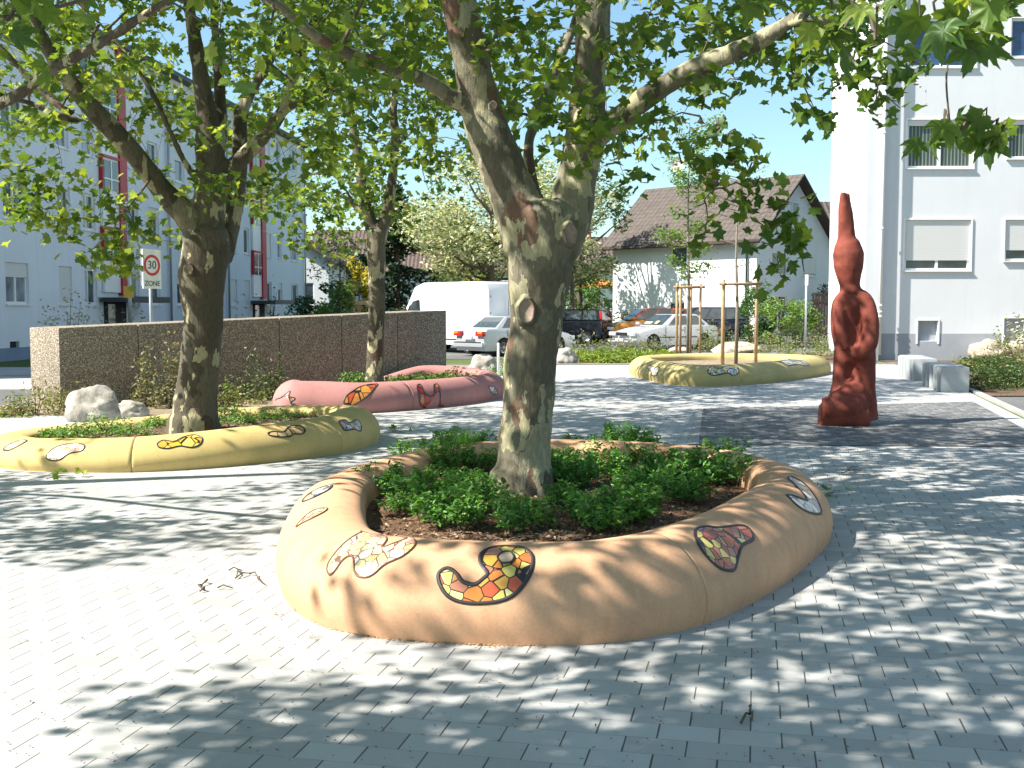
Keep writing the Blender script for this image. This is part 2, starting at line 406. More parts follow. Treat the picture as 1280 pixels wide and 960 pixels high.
M['asphalt'] = speck('asphalt', (0.09, 0.09, 0.09), (0.13, 0.13, 0.13), (0.18, 0.18, 0.175), 90, bump=0.2, bd=0.005)
M['kerb'] = speck('kerb_concrete', (0.28, 0.27, 0.25), (0.36, 0.35, 0.33), (0.44, 0.43, 0.41), 50, bump=0.15, bd=0.004)
M['slab'] = speck('pavement_slabs', (0.36, 0.35, 0.33), (0.43, 0.42, 0.40), (0.50, 0.49, 0.47), 30, bump=0.1, bd=0.004)

struct('ground', [(-1500, -1500), (1500, -1500), (1500, 1500), (-1500, 1500)], 0.0, M['grass'])
plz = [(-30, -12), (3, -12), (4.3, 3.0), (7.8, 17.0), (9.15, 22.3), (10.9, 29.6), (11.6, 33.6), (3.0, 33.2), (-0.4, 33.0), (-0.9, 24), (-4.0, 17.7), (-30, 17.5)]
struct('plaza_paving', plz, 0.012, M['paver'])
struct('cobble_square', [(3.2, 18.7), (2.3, 13.75), (6.6, 13.5), (7.55, 17.1), (8.3, 20.1)], 0.020, M['cobble'])
struct('planting_bed', [(-11.5, 17.45), (-4.0, 17.65), (-0.85, 24), (-0.3, 33.0), (-2.4, 33.0), (-7.0, 19.4), (-11.5, 19.3)], 0.018, M['drysoil'])
struct('planting_bed', [(9.06, 21.4), (16, 21.4), (30, 21.4), (30, 36), (11.8, 36), (11.0, 29.6)], 0.022, M['soil'])
struct('planting_bed', [(-0.3, 33.2), (3.0, 33.4), (11.0, 33.8), (11.8, 36.2), (11.2, 41), (5, 38.5), (-0.3, 37.0)], 0.020, M['soil'])
struct('road', [(-9, 36.9), (-0.3, 37.2), (5, 38.7), (11.2, 41.2), (40, 47), (80, 58), (80, 66), (30, 53.4), (12, 50.2), (-14, 50.2), (-14, 33.1), (-0.45, 33.1)], 0.012, M['asphalt'])
b = MB(); b.poly([(-30, 44.2, .013), (40, 44.2, .013), (40, 52, .25), (-30, 52, .25)]); tag(b.build('road', M['asphalt']), kind='structure')
struct('garden_ground', [(-13.0, 52), (60, 52), (90, 120), (-60, 120), (-13.0, 74)], 0.25, M['grass'], 0.25)
struct('road', [(-60, 19.4), (-7.2, 19.4), (-7.0, 21.6), (-60, 21.6)], 0.010, M['asphalt'])
struct('asphalt_path', [(4.5, 3.0), (30, 3.0), (30, 21.3), (9.05, 21.3)], 0.008, M['asphalt'])
struct('pavement', [(-60, 21.75), (-7.0, 21.75), (-7.0, 26.2), (-60, 26.2)], 0.10, M['slab'], 0.1)
struct('pavement', [(-60, 26.9), (-7.0, 26.9), (-7.0, 30.3), (-60, 30.3)], 0.10, M['slab'], 0.1)
struct('pavement', [(-12.5, 52.1), (40, 52.1), (40, 53.6), (-12.5, 53.6)], 0.34, M['slab'], 0.34)
struct('kerb', [(-60, 21.6), (-7.0, 21.6), (-7.0, 21.74), (-60, 21.74)], 0.13, M['kerb'], 0.13)
struct('kerb', [(4.35, 2.9), (4.47, 2.9), (11.15, 29.6), (11.03, 29.6)], 0.05, M['kerb'], 0.05)
struct('kerb', [(-0.4, 33.05), (3.0, 33.25), (11.6, 33.65), (11.6, 33.8), (3.0, 33.4), (-0.4, 33.2)], 0.05, M['kerb'], 0.05)
struct('kerb', [(-12.5, 51.95), (40, 51.95), (40, 52.09), (-12.5, 52.09)], 0.36, M['kerb'], 0.36)
struct('cobble_strip', [(3.08, 18.7), (2.18, 13.75), (2.3, 13.75), (3.2, 18.7)], 0.0205, M['kerb'])

# ------------------------------------------------ facades with real openings
def facade(mb, o, u, n, L, z0, z1, ops, depth=0.16, mi=0, rev=0):
    """wall sheet along u from o, outward normal n, with rectangular openings and reveals"""
    o = Vector(o); u = Vector(u); n = Vector(n)
    us = sorted(set([0, L] + [a for op in ops for a in op[:2]])); zs = sorted(set([z0, z1] + [a for op in ops for a in op[2:4]]))
    P = lambda a, z, d=0: o + u * a + n * d + Vector((0, 0, z - o.z))
    for i in range(len(us) - 1):
        for j in range(len(zs) - 1):
            cu, cz = (us[i] + us[i + 1]) / 2, (zs[j] + zs[j + 1]) / 2
            if any(a < cu < b and c < cz < d for a, b, c, d in [x[:4] for x in ops]): continue
            mb.poly([P(us[i], zs[j]), P(us[i + 1], zs[j]), P(us[i + 1], zs[j + 1]), P(us[i], zs[j + 1])], mi)
    for a, b, c, d in [x[:4] for x in ops]:
        for (p, q) in (((a, c), (b, c)), ((b, c), (b, d)), ((b, d), (a, d)), ((a, d), (a, c))):
            mb.poly([P(*p), P(*q), P(*q, -depth), P(*p, -depth)], rev)
M['wall_white'] = render_wall('white_render', (0.69, 0.70, 0.725))
M['wall_blue'] = render_wall('cool_white_render', (0.73, 0.765, 0.82))
M['plinth'] = plain('grey_plinth', (0.34, 0.36, 0.40), 0.9, var=0.06, scale=2)
M['plinth_blue'] = plain('blue_grey_plinth', (0.20, 0.26, 0.36), 0.9, var=0.06, scale=2)
M['frame'] = plain('white_plastic_frame', (0.78, 0.78, 0.78), 0.35, var=0.02)
M['sill'] = plain('white_metal_sill', (0.74, 0.74, 0.75), 0.4, var=0.02)
M['shutter'] = None
def shutter_mat():
    k = NT('roller_shutter'); v = k.coord()
    s = k.n('SeparateXYZ'); k.l(v, s.inputs[0])
    f = k.math('FRACT', k.math('MULTIPLY', s.outputs[2], 20.0))
    k.base(k.ramp(f, [(0.0, (0.42, 0.42, 0.42)), (0.15, (0.66, 0.66, 0.65)), (1.0, (0.70, 0.70, 0.69))])); k.b.inputs['Roughness'].default_value = 0.5
    k.bump(f, 0.4, 0.01); return k.m
M['shutter'] = shutter_mat()
def glassmat(name, c, r=0.05):
    k = NT(name); v = k.coord()
    n = k.noise(v, 1.3, 3)
    k.base(k.ramp(n.outputs[0], [(0.35, tuple(x * 0.6 for x in c)), (0.65, tuple(min(1, x * 1.5) for x in c))]))
    k.b.inputs['Roughness'].default_value = r; k.b.inputs['Specular IOR Level'].default_value = 0.8
    return k.m
M['glass'] = glassmat('window_glass', (0.05, 0.065, 0.08))
M['glass_l'] = glassmat('window_glass_net_curtain', (0.22, 0.25, 0.28), 0.12)
def curtain_mat():
    k = NT('window_with_pleated_curtain'); v = k.coord()
    s = k.n('SeparateXYZ'); k.l(v, s.inputs[0])
    f = k.math('SINE', k.math('MULTIPLY', s.outputs[0], 55.0))
    k.base(k.ramp(f, [(0.0, (0.05, 0.065, 0.055)), (1.0, (0.22, 0.25, 0.21))])); k.b.inputs['Roughness'].default_value = 0.15
    return k.m
M['curtain'] = curtain_mat()
M['red'] = plain('red_metal', (0.42, 0.012, 0.025), 0.45, var=0.05)
M['darkmetal'] = plain('dark_metal', (0.04, 0.045, 0.05), 0.5, var=0.1)
M['greymetal'] = plain('galvanised_metal', (0.42, 0.43, 0.45), 0.4, 0.6, var=0.08)
M['darkin'] = plain('dark_interior', (0.03, 0.03, 0.035), 0.9)

def window(parent, o, u, n, a0, a1, z0, z1, depth=0.14, pane=None, mull=1, sill=True, shutter=0.0, fw=0.06, label=None, tilt=False):
    """frame (the part), pane and sill as its children; all verts local to the parent's location"""
    o = Vector(o) - parent.location; f = MB()
    def bx(A0, A1, Z0, Z1, d0, d1, mi=0, b=f): b.obox(Vector((o.x, o.y, -parent.location.z)), u, n, A0, A1, d0, d1, Z0, Z1, mi)
    D = -depth
    bx(a0, a1, z0, z0 + fw, D, D + .06); bx(a0, a1, z1 - fw, z1, D, D + .06)
    bx(a0, a0 + fw, z0 + fw, z1 - fw, D, D + .06); bx(a1 - fw, a1, z0 + fw, z1 - fw, D, D + .06)
    for i in range(1, mull + 1):
        c = a0 + (a1 - a0) * i / (mull + 1)
        bx(c - fw * .6, c + fw * .6, z0 + fw, z1 - fw, D, D + .065)
    w = f.build('window', M['frame'], parent)
    if label: w['label'] = label
    p = MB(); bx(a0 + fw * .5, a1 - fw * .5, z0 + fw * .5, z1 - fw * .5, D - .03, D + .02, b=p)
    p.build('pane', pane or M['glass'], w)
    if tilt:
        t = MB(); t.obox(Vector((o.x, o.y, -parent.location.z)), u, n, a0 + fw, a0 + fw + .05, D + .06, D + .2, z0 + fw, z1 - fw)
        t.build('sash', M['frame'], w)
    if sill:
        s = MB(); bx(a0 - .05, a1 + .05, z0 - .045, z0 - .003, -depth + .0, .07, b=s); s.build('sill', M['sill'], w)
    if shutter > 0:
        s = MB(); zz = z1 - (z1 - z0) * shutter
        bx(a0 + .003, a1 - .003, zz, z1 - .003, D + .066, D + .09, b=s); s.build('roller_shutter', M['shutter'], w)
    return w

# ---- long apartment block on the left
U = Vector((119 / 1400, 1, 0)).normalized(); NL = Vector((U.y, -U.x, 0))       # along, outward (+x)
OL = Vector((-16.2, 35.4, 0)) - U * 12
def s_at(px):                              # distance along the facade under a sight line
    d = ray(px, 385); k = d.x / d.y
    # OL.x + U.x s = k (OL.y + U.y s)
    return (k * OL.y - OL.x) / (U.x - k * U.y)
LEN = s_at(381)
root = empty('apartment_block', OL, 'long pale four-storey apartment block with red stair strips behind the pebble wall', 'building')
colsW = [(8, 37, 'big'), (75, 91, 'nar'), (107, 122, 'til'), (163, 175, 'nar'), (188, 201, 'nar'), (222, 234, 'nar'), (248, 258, 'nar'), (266, 275, 'nar'), (289, 297, 'nar'), (306, 313, 'nar'), (334, 340, 'nar'), (348, 353, 'nar'), (364, 373, 'til')]
ops = []; wins = []
for (x0, x1, kd) in colsW:
    a, b_ = s_at(x0), s_at(x1)
    for fl in range(4):
        z0 = 1.82 + 2.75 * fl; z1 = z0 + 1.35
        ops.append((a, b_, z0, z1)); wins.append((a, b_, z0, z1, kd, fl))
for k_ in range(2):                        # windows before the frame edge
    a = 2.0 + k_ * 4.2
    for fl in range(4): ops.append((a, a + 1.4, 1.82 + 2.75 * fl, 3.17 + 2.75 * fl)); wins.append((a, a + 1.4, 1.82 + 2.75 * fl, 3.17 + 2.75 * fl, 'big', fl))
base_ops = [(s_at(11), s_at(23), 0.25, 0.62)]
wl = MB()
facade(wl, (OL.x, OL.y, 0), U, NL, LEN, -0.0, 11.75, ops + base_ops, 0.15, rev=1)
Wd = 12.0
c0 = OL - NL * Wd; c1 = OL + U * LEN; c2 = c1 - NL * Wd
V3 = lambda p, z: (p.x, p.y, z)
wl.poly([V3(c1, 0), V3(c2, 0), V3(c2, 11.75), V3(c1, 11.75)])
wl.poly([V3(OL, 0), V3(c0, 0), V3(c0, 11.75), V3(OL, 11.75)])
wl.poly([V3(c0, 0), V3(c2, 0), V3(c2, 11.75), V3(c0, 11.75)])
fixn(rel(root, wl).build('wall', [M['wall_blue'], M['frame']], root))
b = MB(); b.obox(Vector((0, 0, 0)), U, NL, -.02, LEN + .02, -.01, .025, 0.0, 0.42); b.build('plinth', M['plinth_blue'], root)
b = MB(); b.obox(Vector((0, 0, 0)), U, NL, -.5, LEN + .4, -Wd - .4, .45, 11.76, 11.95); b.build('roof', plain('roof_edge', (0.10, 0.105, 0.115), 0.8), root)
b = MB(); b.obox(Vector((0, 0, 0)), U, NL, base_ops[0][0], base_ops[0][1], -.16, -.12, .25, .62); b.build('cellar_window', M['darkin'], root)
for i, (a, b_, z0, z1, kd, fl) in enumerate(wins):
    r_ = random.Random(i * 13 + 5)
    sh = 0.0
    if kd == 'big' and fl == 0: sh = 0.35
    elif kd == 'nar': sh = r_.choice([0, 0, 1.0, 0.3])
    if kd == 'nar' and fl == 0 and a < s_at(100): sh = 1.0
    window(root, OL, U, NL, a, b_, z0, z1, 0.15, M['glass'] if r_.random() < .55 else M['glass_l'], 1 if kd == 'big' else 0, True, sh, 0.09, tilt=(kd == 'til' and fl < 2))
def stair_bay(x0, x1, xr0):
    a, b_, r0 = s_at(x0), s_at(x1), s_at(xr0)
    O0 = Vector((0, 0, 0))
    t = MB()
    t.obox(O0, U, NL, a, r0, .02, .12, 2.3, 11.6)
    bay = t.build('stair_bay', M['frame'], root)
    t = MB(); t.obox(O0, U, NL, r0 + .003, b_, .02, .20, 2.2, 11.7); t.build('red_strip', M['red'], bay)
    for fl in range(4):
        zt = 4.7 + 2.7 * fl
        if zt > 11.8: continue
        t = MB(); t.obox(O0, U, NL, a, r0, .123, .19, zt, zt + .10); t.obox(O0, U, NL, a - .06, a - .003, .02, .17, zt - 1.2, zt + .1); t.build('red_band', M['red'], bay)
        t = MB(); t.obox(O0, U, NL, a + .12, r0 - .12, .124, .15, zt - 1.2, zt - .08); t.build('stair_pane', M['glass'], bay)
        t = MB(); m_ = (a + r0) / 2
        t.obox(O0, U, NL, m_ - .05, m_ + .05, .152, .17, zt - 1.2, zt - .08); t.obox(O0, U, NL, a + .05, r0 - .05, .152, .18, zt - .82, zt - .76); t.build('mullion', M['frame'], bay)
    t = MB(); t.obox(O0, U, NL, a - .3, b_ + 1.2, .03, 1.3, 2.02, 2.10); t.obox(O0, U, NL, a - .3, b_ + 1.2, 1.303, 1.36, 1.9, 2.14)
    for q in range(8): t.obox(O0, U, NL, a - .3 + q * (b_ - a + 1.4) / 7, a - .25 + q * (b_ - a + 1.4) / 7, .03, 1.3, 1.93, 2.017)
    t.build('door_canopy', M['darkmetal'], root)
    t = MB(); t.obox(O0, U, NL, a + .1, b_ - .1, .027, .07, .1, 1.98); d_ = t.build('door', M['darkin'], root)
    t = MB(); t.obox(O0, U, NL, a + .3, (a + b_) / 2 - .1, .073, .09, .4, 1.85); t.build('door_pane', M['glass'], d_)
stair_bay(128, 157, 148); stair_bay(315, 330, 325)
for px in (211, 284, 380):
    b = MB(); q = s_at(px); p0 = U * q + NL * .12
    b.tube([p0 + Vector((0, 0, .1)), p0 + Vector((0, 0, 11.7))], .055, 8); b.build('downpipe', M['greymetal'], root, smooth=True)

# ---- white apartment building on the right
D0 = 36.0; zb = 0.0
xl = AT(1082, 300, D0).x; XC = AT(1101, 300, D0).x
Q = AT(1037, 300, 45.5)
root = empty('apartment_building', (xl, D0, 0), 'white rendered apartment building with a closed roller shutter behind the granite benches', 'building')
TOP = 13.5
us = lambda px: AT(px, 300, D0 + .2).x - XC
zf = lambda py: AT(1100, py, D0 + .2).z
ux = Vector((1, 0, 0)); ny = Vector((0, -1, 0))
cols2 = [(1131, 1213), (1256, 1338), (1381, 1463)]
rows2 = [(-104, -41), (23, 84), (150, 210), (275, 338)]
ops = []; wl = MB(); wdat = []
for ci, (x0, x1) in enumerate(cols2):
    for ri, (y0, y1) in enumerate(rows2):
        if ci == 1: y1 -= 12
        ops.append((us(x0), us(x1), zf(y1), zf(y0))); wdat.append((us(x0), us(x1), zf(y1), zf(y0), ci, ri))
cel = [(us(1150), us(1175), zf(426), zf(401)), (us(1258), us(1284), zf(426), zf(398)), (us(1384), us(1410), zf(426), zf(398))]
O2 = Vector((XC, D0 + .2, 0))
facade(wl, O2, ux, ny, 24.0, zb, TOP, ops + cel, 0.13)
wl.poly([(xl, D0, zb), (XC, D0, zb), (XC, D0, TOP), (xl, D0, TOP)])
wl.poly([(XC, D0, zb), (XC, D0 + .2, zb), (XC, D0 + .2, TOP), (XC, D0, TOP)])
wl.poly([(xl, D0, zb), (Q.x, Q.y, zb), (Q.x, Q.y, TOP), (xl, D0, TOP)])
wl.poly([(Q.x, Q.y, zb), (XC + 24, Q.y + 2, zb), (XC + 24, Q.y + 2, TOP), (Q.x, Q.y, TOP)])
wl.poly([(XC + 24, D0 + .2, zb), (XC + 24, Q.y + 2, zb), (XC + 24, Q.y + 2, TOP), (XC + 24, D0 + .2, TOP)])
fixn(rel(root, wl).build('wall', M['wall_white'], root))
b = MB(); b.prism([(xl - .3, D0 - .4), (XC + 24.3, D0 - .4), (XC + 24.3, Q.y + 2.3), (Q.x - .3, Q.y + .3)], TOP + .003, TOP + .2); rel(root, b).build('roof', M['plinth'], root)
zp = zf(417); pl = MB(); edges = [(0, cel[0][0] - .02), (cel[0][1] + .02, cel[1][0] - .02), (cel[1][1] + .02, cel[2][0] - .02), (cel[2][1] + .02, 24)]
for e0, e1 in edges: pl.obox(O2, ux, ny, e0, e1, -.01, -.004 + .01, 0, zp)
pl.obox(Vector((xl, D0, 0)), ux, ny, 0.0, XC - xl, -.01, .006, 0, zp)
for c_ in cel: pl.obox(O2, ux, ny, c_[0] - .02, c_[1] + .02, -.01, .006, 0, c_[2] - .02)
rel(root, pl).build('plinth', M['plinth'], root)
for c_ in cel:
    w = MB(); w.obox(O2, ux, ny, c_[0], c_[1], -.14, -.11, c_[2], c_[3]); w_ = rel(root, w).build('cellar_window', M['plinth'], root)
    w = MB(); t_ = .05
    for (a, b_, c, d) in ((c_[0] - t_, c_[0] - .002, c_[2] - .1, c_[3] + t_), (c_[1] + .002, c_[1] + t_, c_[2] - .1, c_[3] + t_), (c_[0] - .002, c_[1] + .002, c_[3] + .002, c_[3] + t_)): w.obox(O2, ux, ny, a, b_, -.01, .03, c, d)
    rel(root, w).build('surround', M['sill'], w_)
for a, b_, z0, z1, ci, ri in wdat:
    cl = ri == 3
    w = window(root, O2, ux, ny, a, b_, z0, z1, 0.11, M['curtain'] if ri == 2 else (M['glass'] if ri != 1 else glassmat('blue_window_glass', (0.03, 0.06, 0.14), 0.04)), 1, True, (0.80 if ci == 0 else 0.74) if cl else (0.12 if ri == 2 else 0), 0.07)
    s = MB(); t_ = .055
    for (A, B, C, D) in ((a - t_, a - .003, z0, z1 + t_), (b_ + .003, b_ + t_, z0, z1 + t_), (a - .003, b_ + .003, z1 + .003, z1 + t_)): s.obox(O2, ux, ny, A, B, -.01, .035, C, D)
    rel(root, s).build('surround', M['frame'], w)
    if ri == 1 and ci == 0:                 # pot plant silhouette behind the glass
        bm = MB(); c_ = O2 + Vector((b_ - .45, -.085 + .11 + .10, z0 + .22)); P = np.array(c_)[None] + rng.normal(size=(60, 3)) * np.array([.12, .006, .10])
        leaves('windowsill_plant', P, .05, [M['cotoneaster']], [1], 'oval', parent=w, origin=root.location)
b = MB(); px_ = XC + .0; yy = D0 - .09
b.tube([(px_, yy, .2), (px_, yy, TOP)], .055, 10)
for z in (1.4, 1.55, 1.75, 4.2, 7.2, 10.2): b.tube([(px_, yy, z), (px_, yy, z + .05)], .072, 10)
rel(root, b).build('downpipe', M['frame'], root, smooth=True)

# ---- gabled houses
def tile_mat(name, c):
    k = NT(name); v = k.coord(); k.b.inputs['Roughness'].default_value = 0.85
    s = k.n('SeparateXYZ'); k.l(k.coord('UV'), s.inputs[0])
    r = k.math('FRACT', k.math('MULTIPLY', s.outputs[1], 3.0)); w = k.math('SINE', k.math('MULTIPLY', s.outputs[0], 6.283 / 0.3))
    n = k.noise(v, 3, 4)
    cc = k.ramp(n.outputs[0], [(0.3, tuple(x * .8 for x in c)), (0.7, tuple(x * 1.25 for x in c))])
    cc = k.mix(k.ramp(r, [(0.0, (.85, .85, .85)), (0.22, (0, 0, 0))]), cc, tuple(x * .45 for x in c))
    k.base(cc); k.bump(k.math('ADD', k.math('MULTIPLY', w, .5), r), 0.9, 0.05); return k.m
M['tile'] = tile_mat('brown_roof_tiles', (0.088, 0.07, 0.06)); M['tile2'] = tile_mat('red_brown_roof_tiles', (0.105, 0.072, 0.06))
M['housewall'] = plain('house_render', (0.70, 0.72, 0.74), 0.9, var=0.04, scale=1.0, bump=0.2, bscale=80)
M['brick'] = plain('chimney_brick', (0.20, 0.10, 0.075), 0.9, var=0.25, scale=14)
M['darkwood'] = plain('dark_brown_wood', (0.055, 0.035, 0.026), 0.8, var=0.2)
def house(label, corner, ang, L, Wd, eave, ridge, wallm, tilem, over=0.5, wins=(), gwins=(), cat='house', vb=True, chim=()):
    """corner: near corner; long side runs along direction ang, gable runs along ang-90deg"""
    root = empty('house', (corner[0], corner[1], 0), label, cat)
    u = Vector((math.cos(ang), math.sin(ang), 0)); g = Vector((u.y, -u.x, 0))   # gable direction
    n_long = -g; n_g = -u
    wl = MB(); O0 = Vector((0, 0, 0))
    facade(wl, O0, u, n_long, L, 0, eave, [w[:4] for w in wins], .12)
    facade(wl, O0, g, n_g, Wd, 0, eave, [w[:4] for w in gwins if w[3] <= eave], .12)
    wl.poly([V3(O0, eave), V3(g * Wd, eave), V3(g * Wd / 2, ridge)])
    wl.poly([V3(g * Wd, 0), V3(g * Wd + u * L, 0), V3(g * Wd + u * L, eave), V3(g * Wd, eave)])
    wl.poly([V3(u * L, 0), V3(g * Wd + u * L, 0), V3(g * Wd + u * L, eave), V3(g * Wd / 2 + u * L, ridge), V3(u * L, eave)])
    fixn(wl.build('wall', wallm, root))
    sl = (ridge - eave) / (Wd / 2); th = .14
    bm = bmesh.new(); uvl = bm.loops.layers.uv.new()
    for sgn in (0, 1):
        if sgn == 0: e0 = g * (-over); m_ = g * (Wd / 2 + .0); 
        else: e0 = g * (Wd + over); m_ = g * (Wd / 2 - .0)
        ez = eave - sl * over + .05; rz = ridge + .05
        lo = -u * over; hi = u * (L + over)
        c = [e0 + lo + Vector((0, 0, ez)), e0 + hi + Vector((0, 0, ez)), m_ + hi + Vector((0, 0, rz)), m_ + lo + Vector((0, 0, rz))]
        vs = [bm.verts.new(p + Vector((0, 0, th))) for p in c]; vb_ = [bm.verts.new(p) for p in c]
        f = bm.faces.new(vs); f.material_index = 0
        sll = (c[2] - c[1]).length; LL = (c[1] - c[0]).length
        for lp, uv in zip(f.loops, ((0, 0), (LL, 0), (LL, sll), (0, sll))): lp[uvl].uv = uv
        f = bm.faces.new(vb_[::-1]); f.material_index = 1
        for i in range(4):
            f = bm.faces.new([vs[i], vs[(i + 1) % 4], vb_[(i + 1) % 4], vb_[i]]); f.material_index = 1
    bmesh.ops.recalc_face_normals(bm, faces=bm.faces)
    me = bpy.data.meshes.new('roof'); bm.to_mesh(me); bm.free(); me.materials.append(tilem); me.materials.append(M['darkwood'])
    ro = bpy.data.objects.new('roof', me); col.objects.link(ro); ro.parent = root
    b = MB(); e0 = g * (-over - .06); ez = eave - sl * over + .07
    b.tube([e0 - u * over + Vector((0, 0, ez)), e0 + u * (L + over) + Vector((0, 0, ez))], .07, 8)
    b.build('gutter', M['darkwood'], root, smooth=True)
    for (t, a, hgt, w_) in chim:
        b = MB(); c = u * a + g * (Wd / 2 + t); b.box(c + Vector((0, 0, ridge + hgt / 2 - .4)), (w_, w_ * .8, hgt + .8), rz=ang); b.box(c + Vector((0, 0, ridge + hgt + .05)), (w_ + .12, w_ * .8 + .12, .1), rz=ang)
        b.build('chimney', M['brick'], ro)
    for w in wins: window(root, root.location, u, n_long, w[0], w[1], w[2], w[3], .1, w[4] if len(w) > 4 else None, w[5] if len(w) > 5 else 0, shutter=w[6] if len(w) > 6 else 0)
    for w in gwins:
        if w[3] <= eave: window(root, root.location, g, n_g, w[0], w[1], w[2], w[3], .1, None, w[5] if len(w) > 5 else 0, shutter=w[6] if len(w) > 6 else 0)
        else:
            b = MB(); b.obox(O0, g, n_g, w[0], w[1], .01, .05, w[2], w[3]); q_ = b.build('window', M['frame'], root)
            b = MB(); b.obox(O0, g, n_g, w[0] + .07, w[1] - .07, .052, .06, w[2] + .07, w[3] - .07); b.build('pane', M['glass'], q_)
    return root, u, g, ro
# white house in the middle: near corner at photo x 945
cor = AT(945, 385, 53.0); lef = AT(766, 385, 59.5)
ang = math.atan2(lef.y - cor.y, lef.x - cor.x); Lh = (lef.xy - cor.xy).length
hr, hu, hg, hroof = house('white two-storey house with a brown tiled gable roof and satellite dish beside the road', (cor.x, cor.y), ang, Lh, 6.4, 5.15, 8.0, M['housewall'], M['tile'], 0.5,
      wins=[(4.1, 5.1, 3.7, 4.75, None, 0), (4.2, 5.2, .9, 2.0, None, 0)], gwins=[(1.3, 2.6, 3.3, 4.4, None, 1), (4.0, 5.2, 3.3, 4.4, None, 0, .9), (1.2, 2.6, .6, 2.3, None, 1), (4.0, 5.3, .9, 2.1, None, 0, 1.0), (2.9, 3.5, 5.9, 6.9)],
      chim=[(-.3, 4.9, .75, .7)])
# dish on a mast at the ridge
b = MB(); s_d = min((i * .05 for i in range(200)), key=lambda s: abs(proj(hr.location + hu * s + hg * 3.0 + Vector((0, 0, 9)))[0] - 848)); cc = hu * s_d + hg * 3.0
b.tube([cc + Vector((0, 0, 7.6)), cc + Vector((0, 0, 9.35))], .035, 8); b.build('dish_mast', M['darkmetal'], hroof)
b = MB(); dn = Vector((-.25, -.95, .2)).normalized(); c_ = cc + Vector((0, 0, 9.2)) + dn * .1
q_ = dn.to_track_quat('Z', 'Y').to_matrix(); ringv = []
rr = 5; vs = [c_ - dn * .0]
for i in range(1, rr + 1):
    for k in range(20):
        th = k / 20 * 2 * math.pi; rd = .40 * i / rr; vs.append(c_ + q_ @ Vector((math.cos(th) * rd, math.sin(th) * rd, .12 * (i / rr) ** 2)))
fs = [(0, 1 + k, 1 + (k + 1) % 20) for k in range(20)] + [(1 + (i - 1) * 20 + k, 1 + i * 20 + k, 1 + i * 20 + (k + 1) % 20, 1 + (i - 1) * 20 + (k + 1) % 20) for i in range(1, rr) for k in range(20)]
b.add(vs, fs); b.tube([c_ + q_ @ Vector((0, -.4, .1)), c_ + dn * .5], .015, 6)
b.build('satellite_dish', plain('dish_enamel', (0.62, 0.58, 0.53), 0.5), hroof, smooth=True)
b = MB(); p = Vector((0, 0, 0)) - hg * .1 + hu * .5
b.tube([p + Vector((0, 0, .1)), p + Vector((0, 0, 4.3)), p - hg * .2 + Vector((0, 0, 4.75))], .05, 8); b.build('downpipe', M['darkmetal'], hr, smooth=True)
# house beyond the left block
c = AT(411, 385, 76)
house('white house with a red-brown roof and twin chimneys past the end of the long block', (c.x - 8.0, c.y), R(90), 8, 8.0, 4.9, 7.5, M['housewall'], M['tile2'], 0.6,
      gwins=[(6.3, 7.0, 1.9, 3.4)], chim=[(1.4, 3.0, .9, .55), (1.9, 2.2, .6, .5)])
c = AT(380, 385, 85)
house('low distant house with a wide brown roof above the white van', (c.x + 15.6, c.y), R(180), 15, 9, 4.6, 7.7, M['housewall'], M['tile2'], 0.5, wins=[(2, 3.2, 1.2, 2.4), (6, 7.2, 1.2, 2.4)])
c = AT(700, 385, 84)
house('distant pale house with two flat window bays beside the plane trunk', (c.x + 5.0, c.y), R(184), 11.5, 7, 4.6, 7.0, M['housewall'], M['tile2'], 0.4, wins=[(1.2, 2.6, 1.0, 2.4), (4.5, 5.9, 1.0, 2.4), (5.6 + .9, 7.9, 2.0, 4.0), (8.6, 10.0, 2.0, 4.0)], chim=[(0, 2.6, .7, .7)])
c = AT(1037, 385, 66)
house('narrow white house end showing between the gabled house and the building', (c.x + 7.8, c.y), R(183), 9, 7, 5.0, 8.0, M['housewall'], M['tile'], 0.4)
# ================================================= PEBBLE-DASH WALL
def pebble_mat():
    k = NT('exposed_pebble_concrete'); k.b.inputs['Roughness'].default_value = 0.85
    v = k.coord(); vo = k.n('TexVoronoi'); vo.inputs['Scale'].default_value = 52; k.l(v, vo.inputs['Vector'])
    s = k.n('SeparateColor'); k.l(vo.outputs['Color'], s.inputs[0])
    c = k.ramp(s.outputs[0], [(0, (0.15, 0.12, 0.088)), (0.35, (0.27, 0.225, 0.17)), (0.7, (0.40, 0.345, 0.27)), (1, (0.58, 0.53, 0.45))])
    e = k.ramp(vo.outputs['Distance'], [(0.35, (0, 0, 0)), (0.75, (1, 1, 1))])
    c = k.mix(e, c, (0.15, 0.115, 0.08))
    st = k.noise(k.coord(scale=(1, 1, .3)), 1.2, 4)
    k.base(k.mix(0.4, c, k.ramp(st.outputs[0], [(0.3, (0.36, 0.36, 0.36)), (0.7, (0.6, 0.6, 0.6))]), 'OVERLAY'))
    k.bump(k.math('SUBTRACT', 1.0, vo.outputs['Distance']), 0.8, 0.012); return k.m
M['pebble'] = pebble_mat()
A0 = G(76, 512); A1 = Vector((-1.40, 24.0, 0))
wd = (A1 - A0).normalized(); wn_ = Vector((wd.y, -wd.x, 0)); WLn = (A1 - A0).length
H0 = AT(76, 410, A0.y).z; H1 = AT(557, 388, 24).z
endd = (Vector((-8.32, A0.y + .62, 0)) - A0)
root = empty('pebble_wall', A0, 'brown pebble-dash concrete wall behind the planters, its short sunlit end at the left', 'wall')
cuts = []
for px in (172, 349, 427, 497):
    d = ray(px, 385); k_ = d.x / d.y; cuts.append((k_ * A0.y - A0.x) / (wd.x - k_ * wd.y))
cuts = [0] + cuts + [WLn]
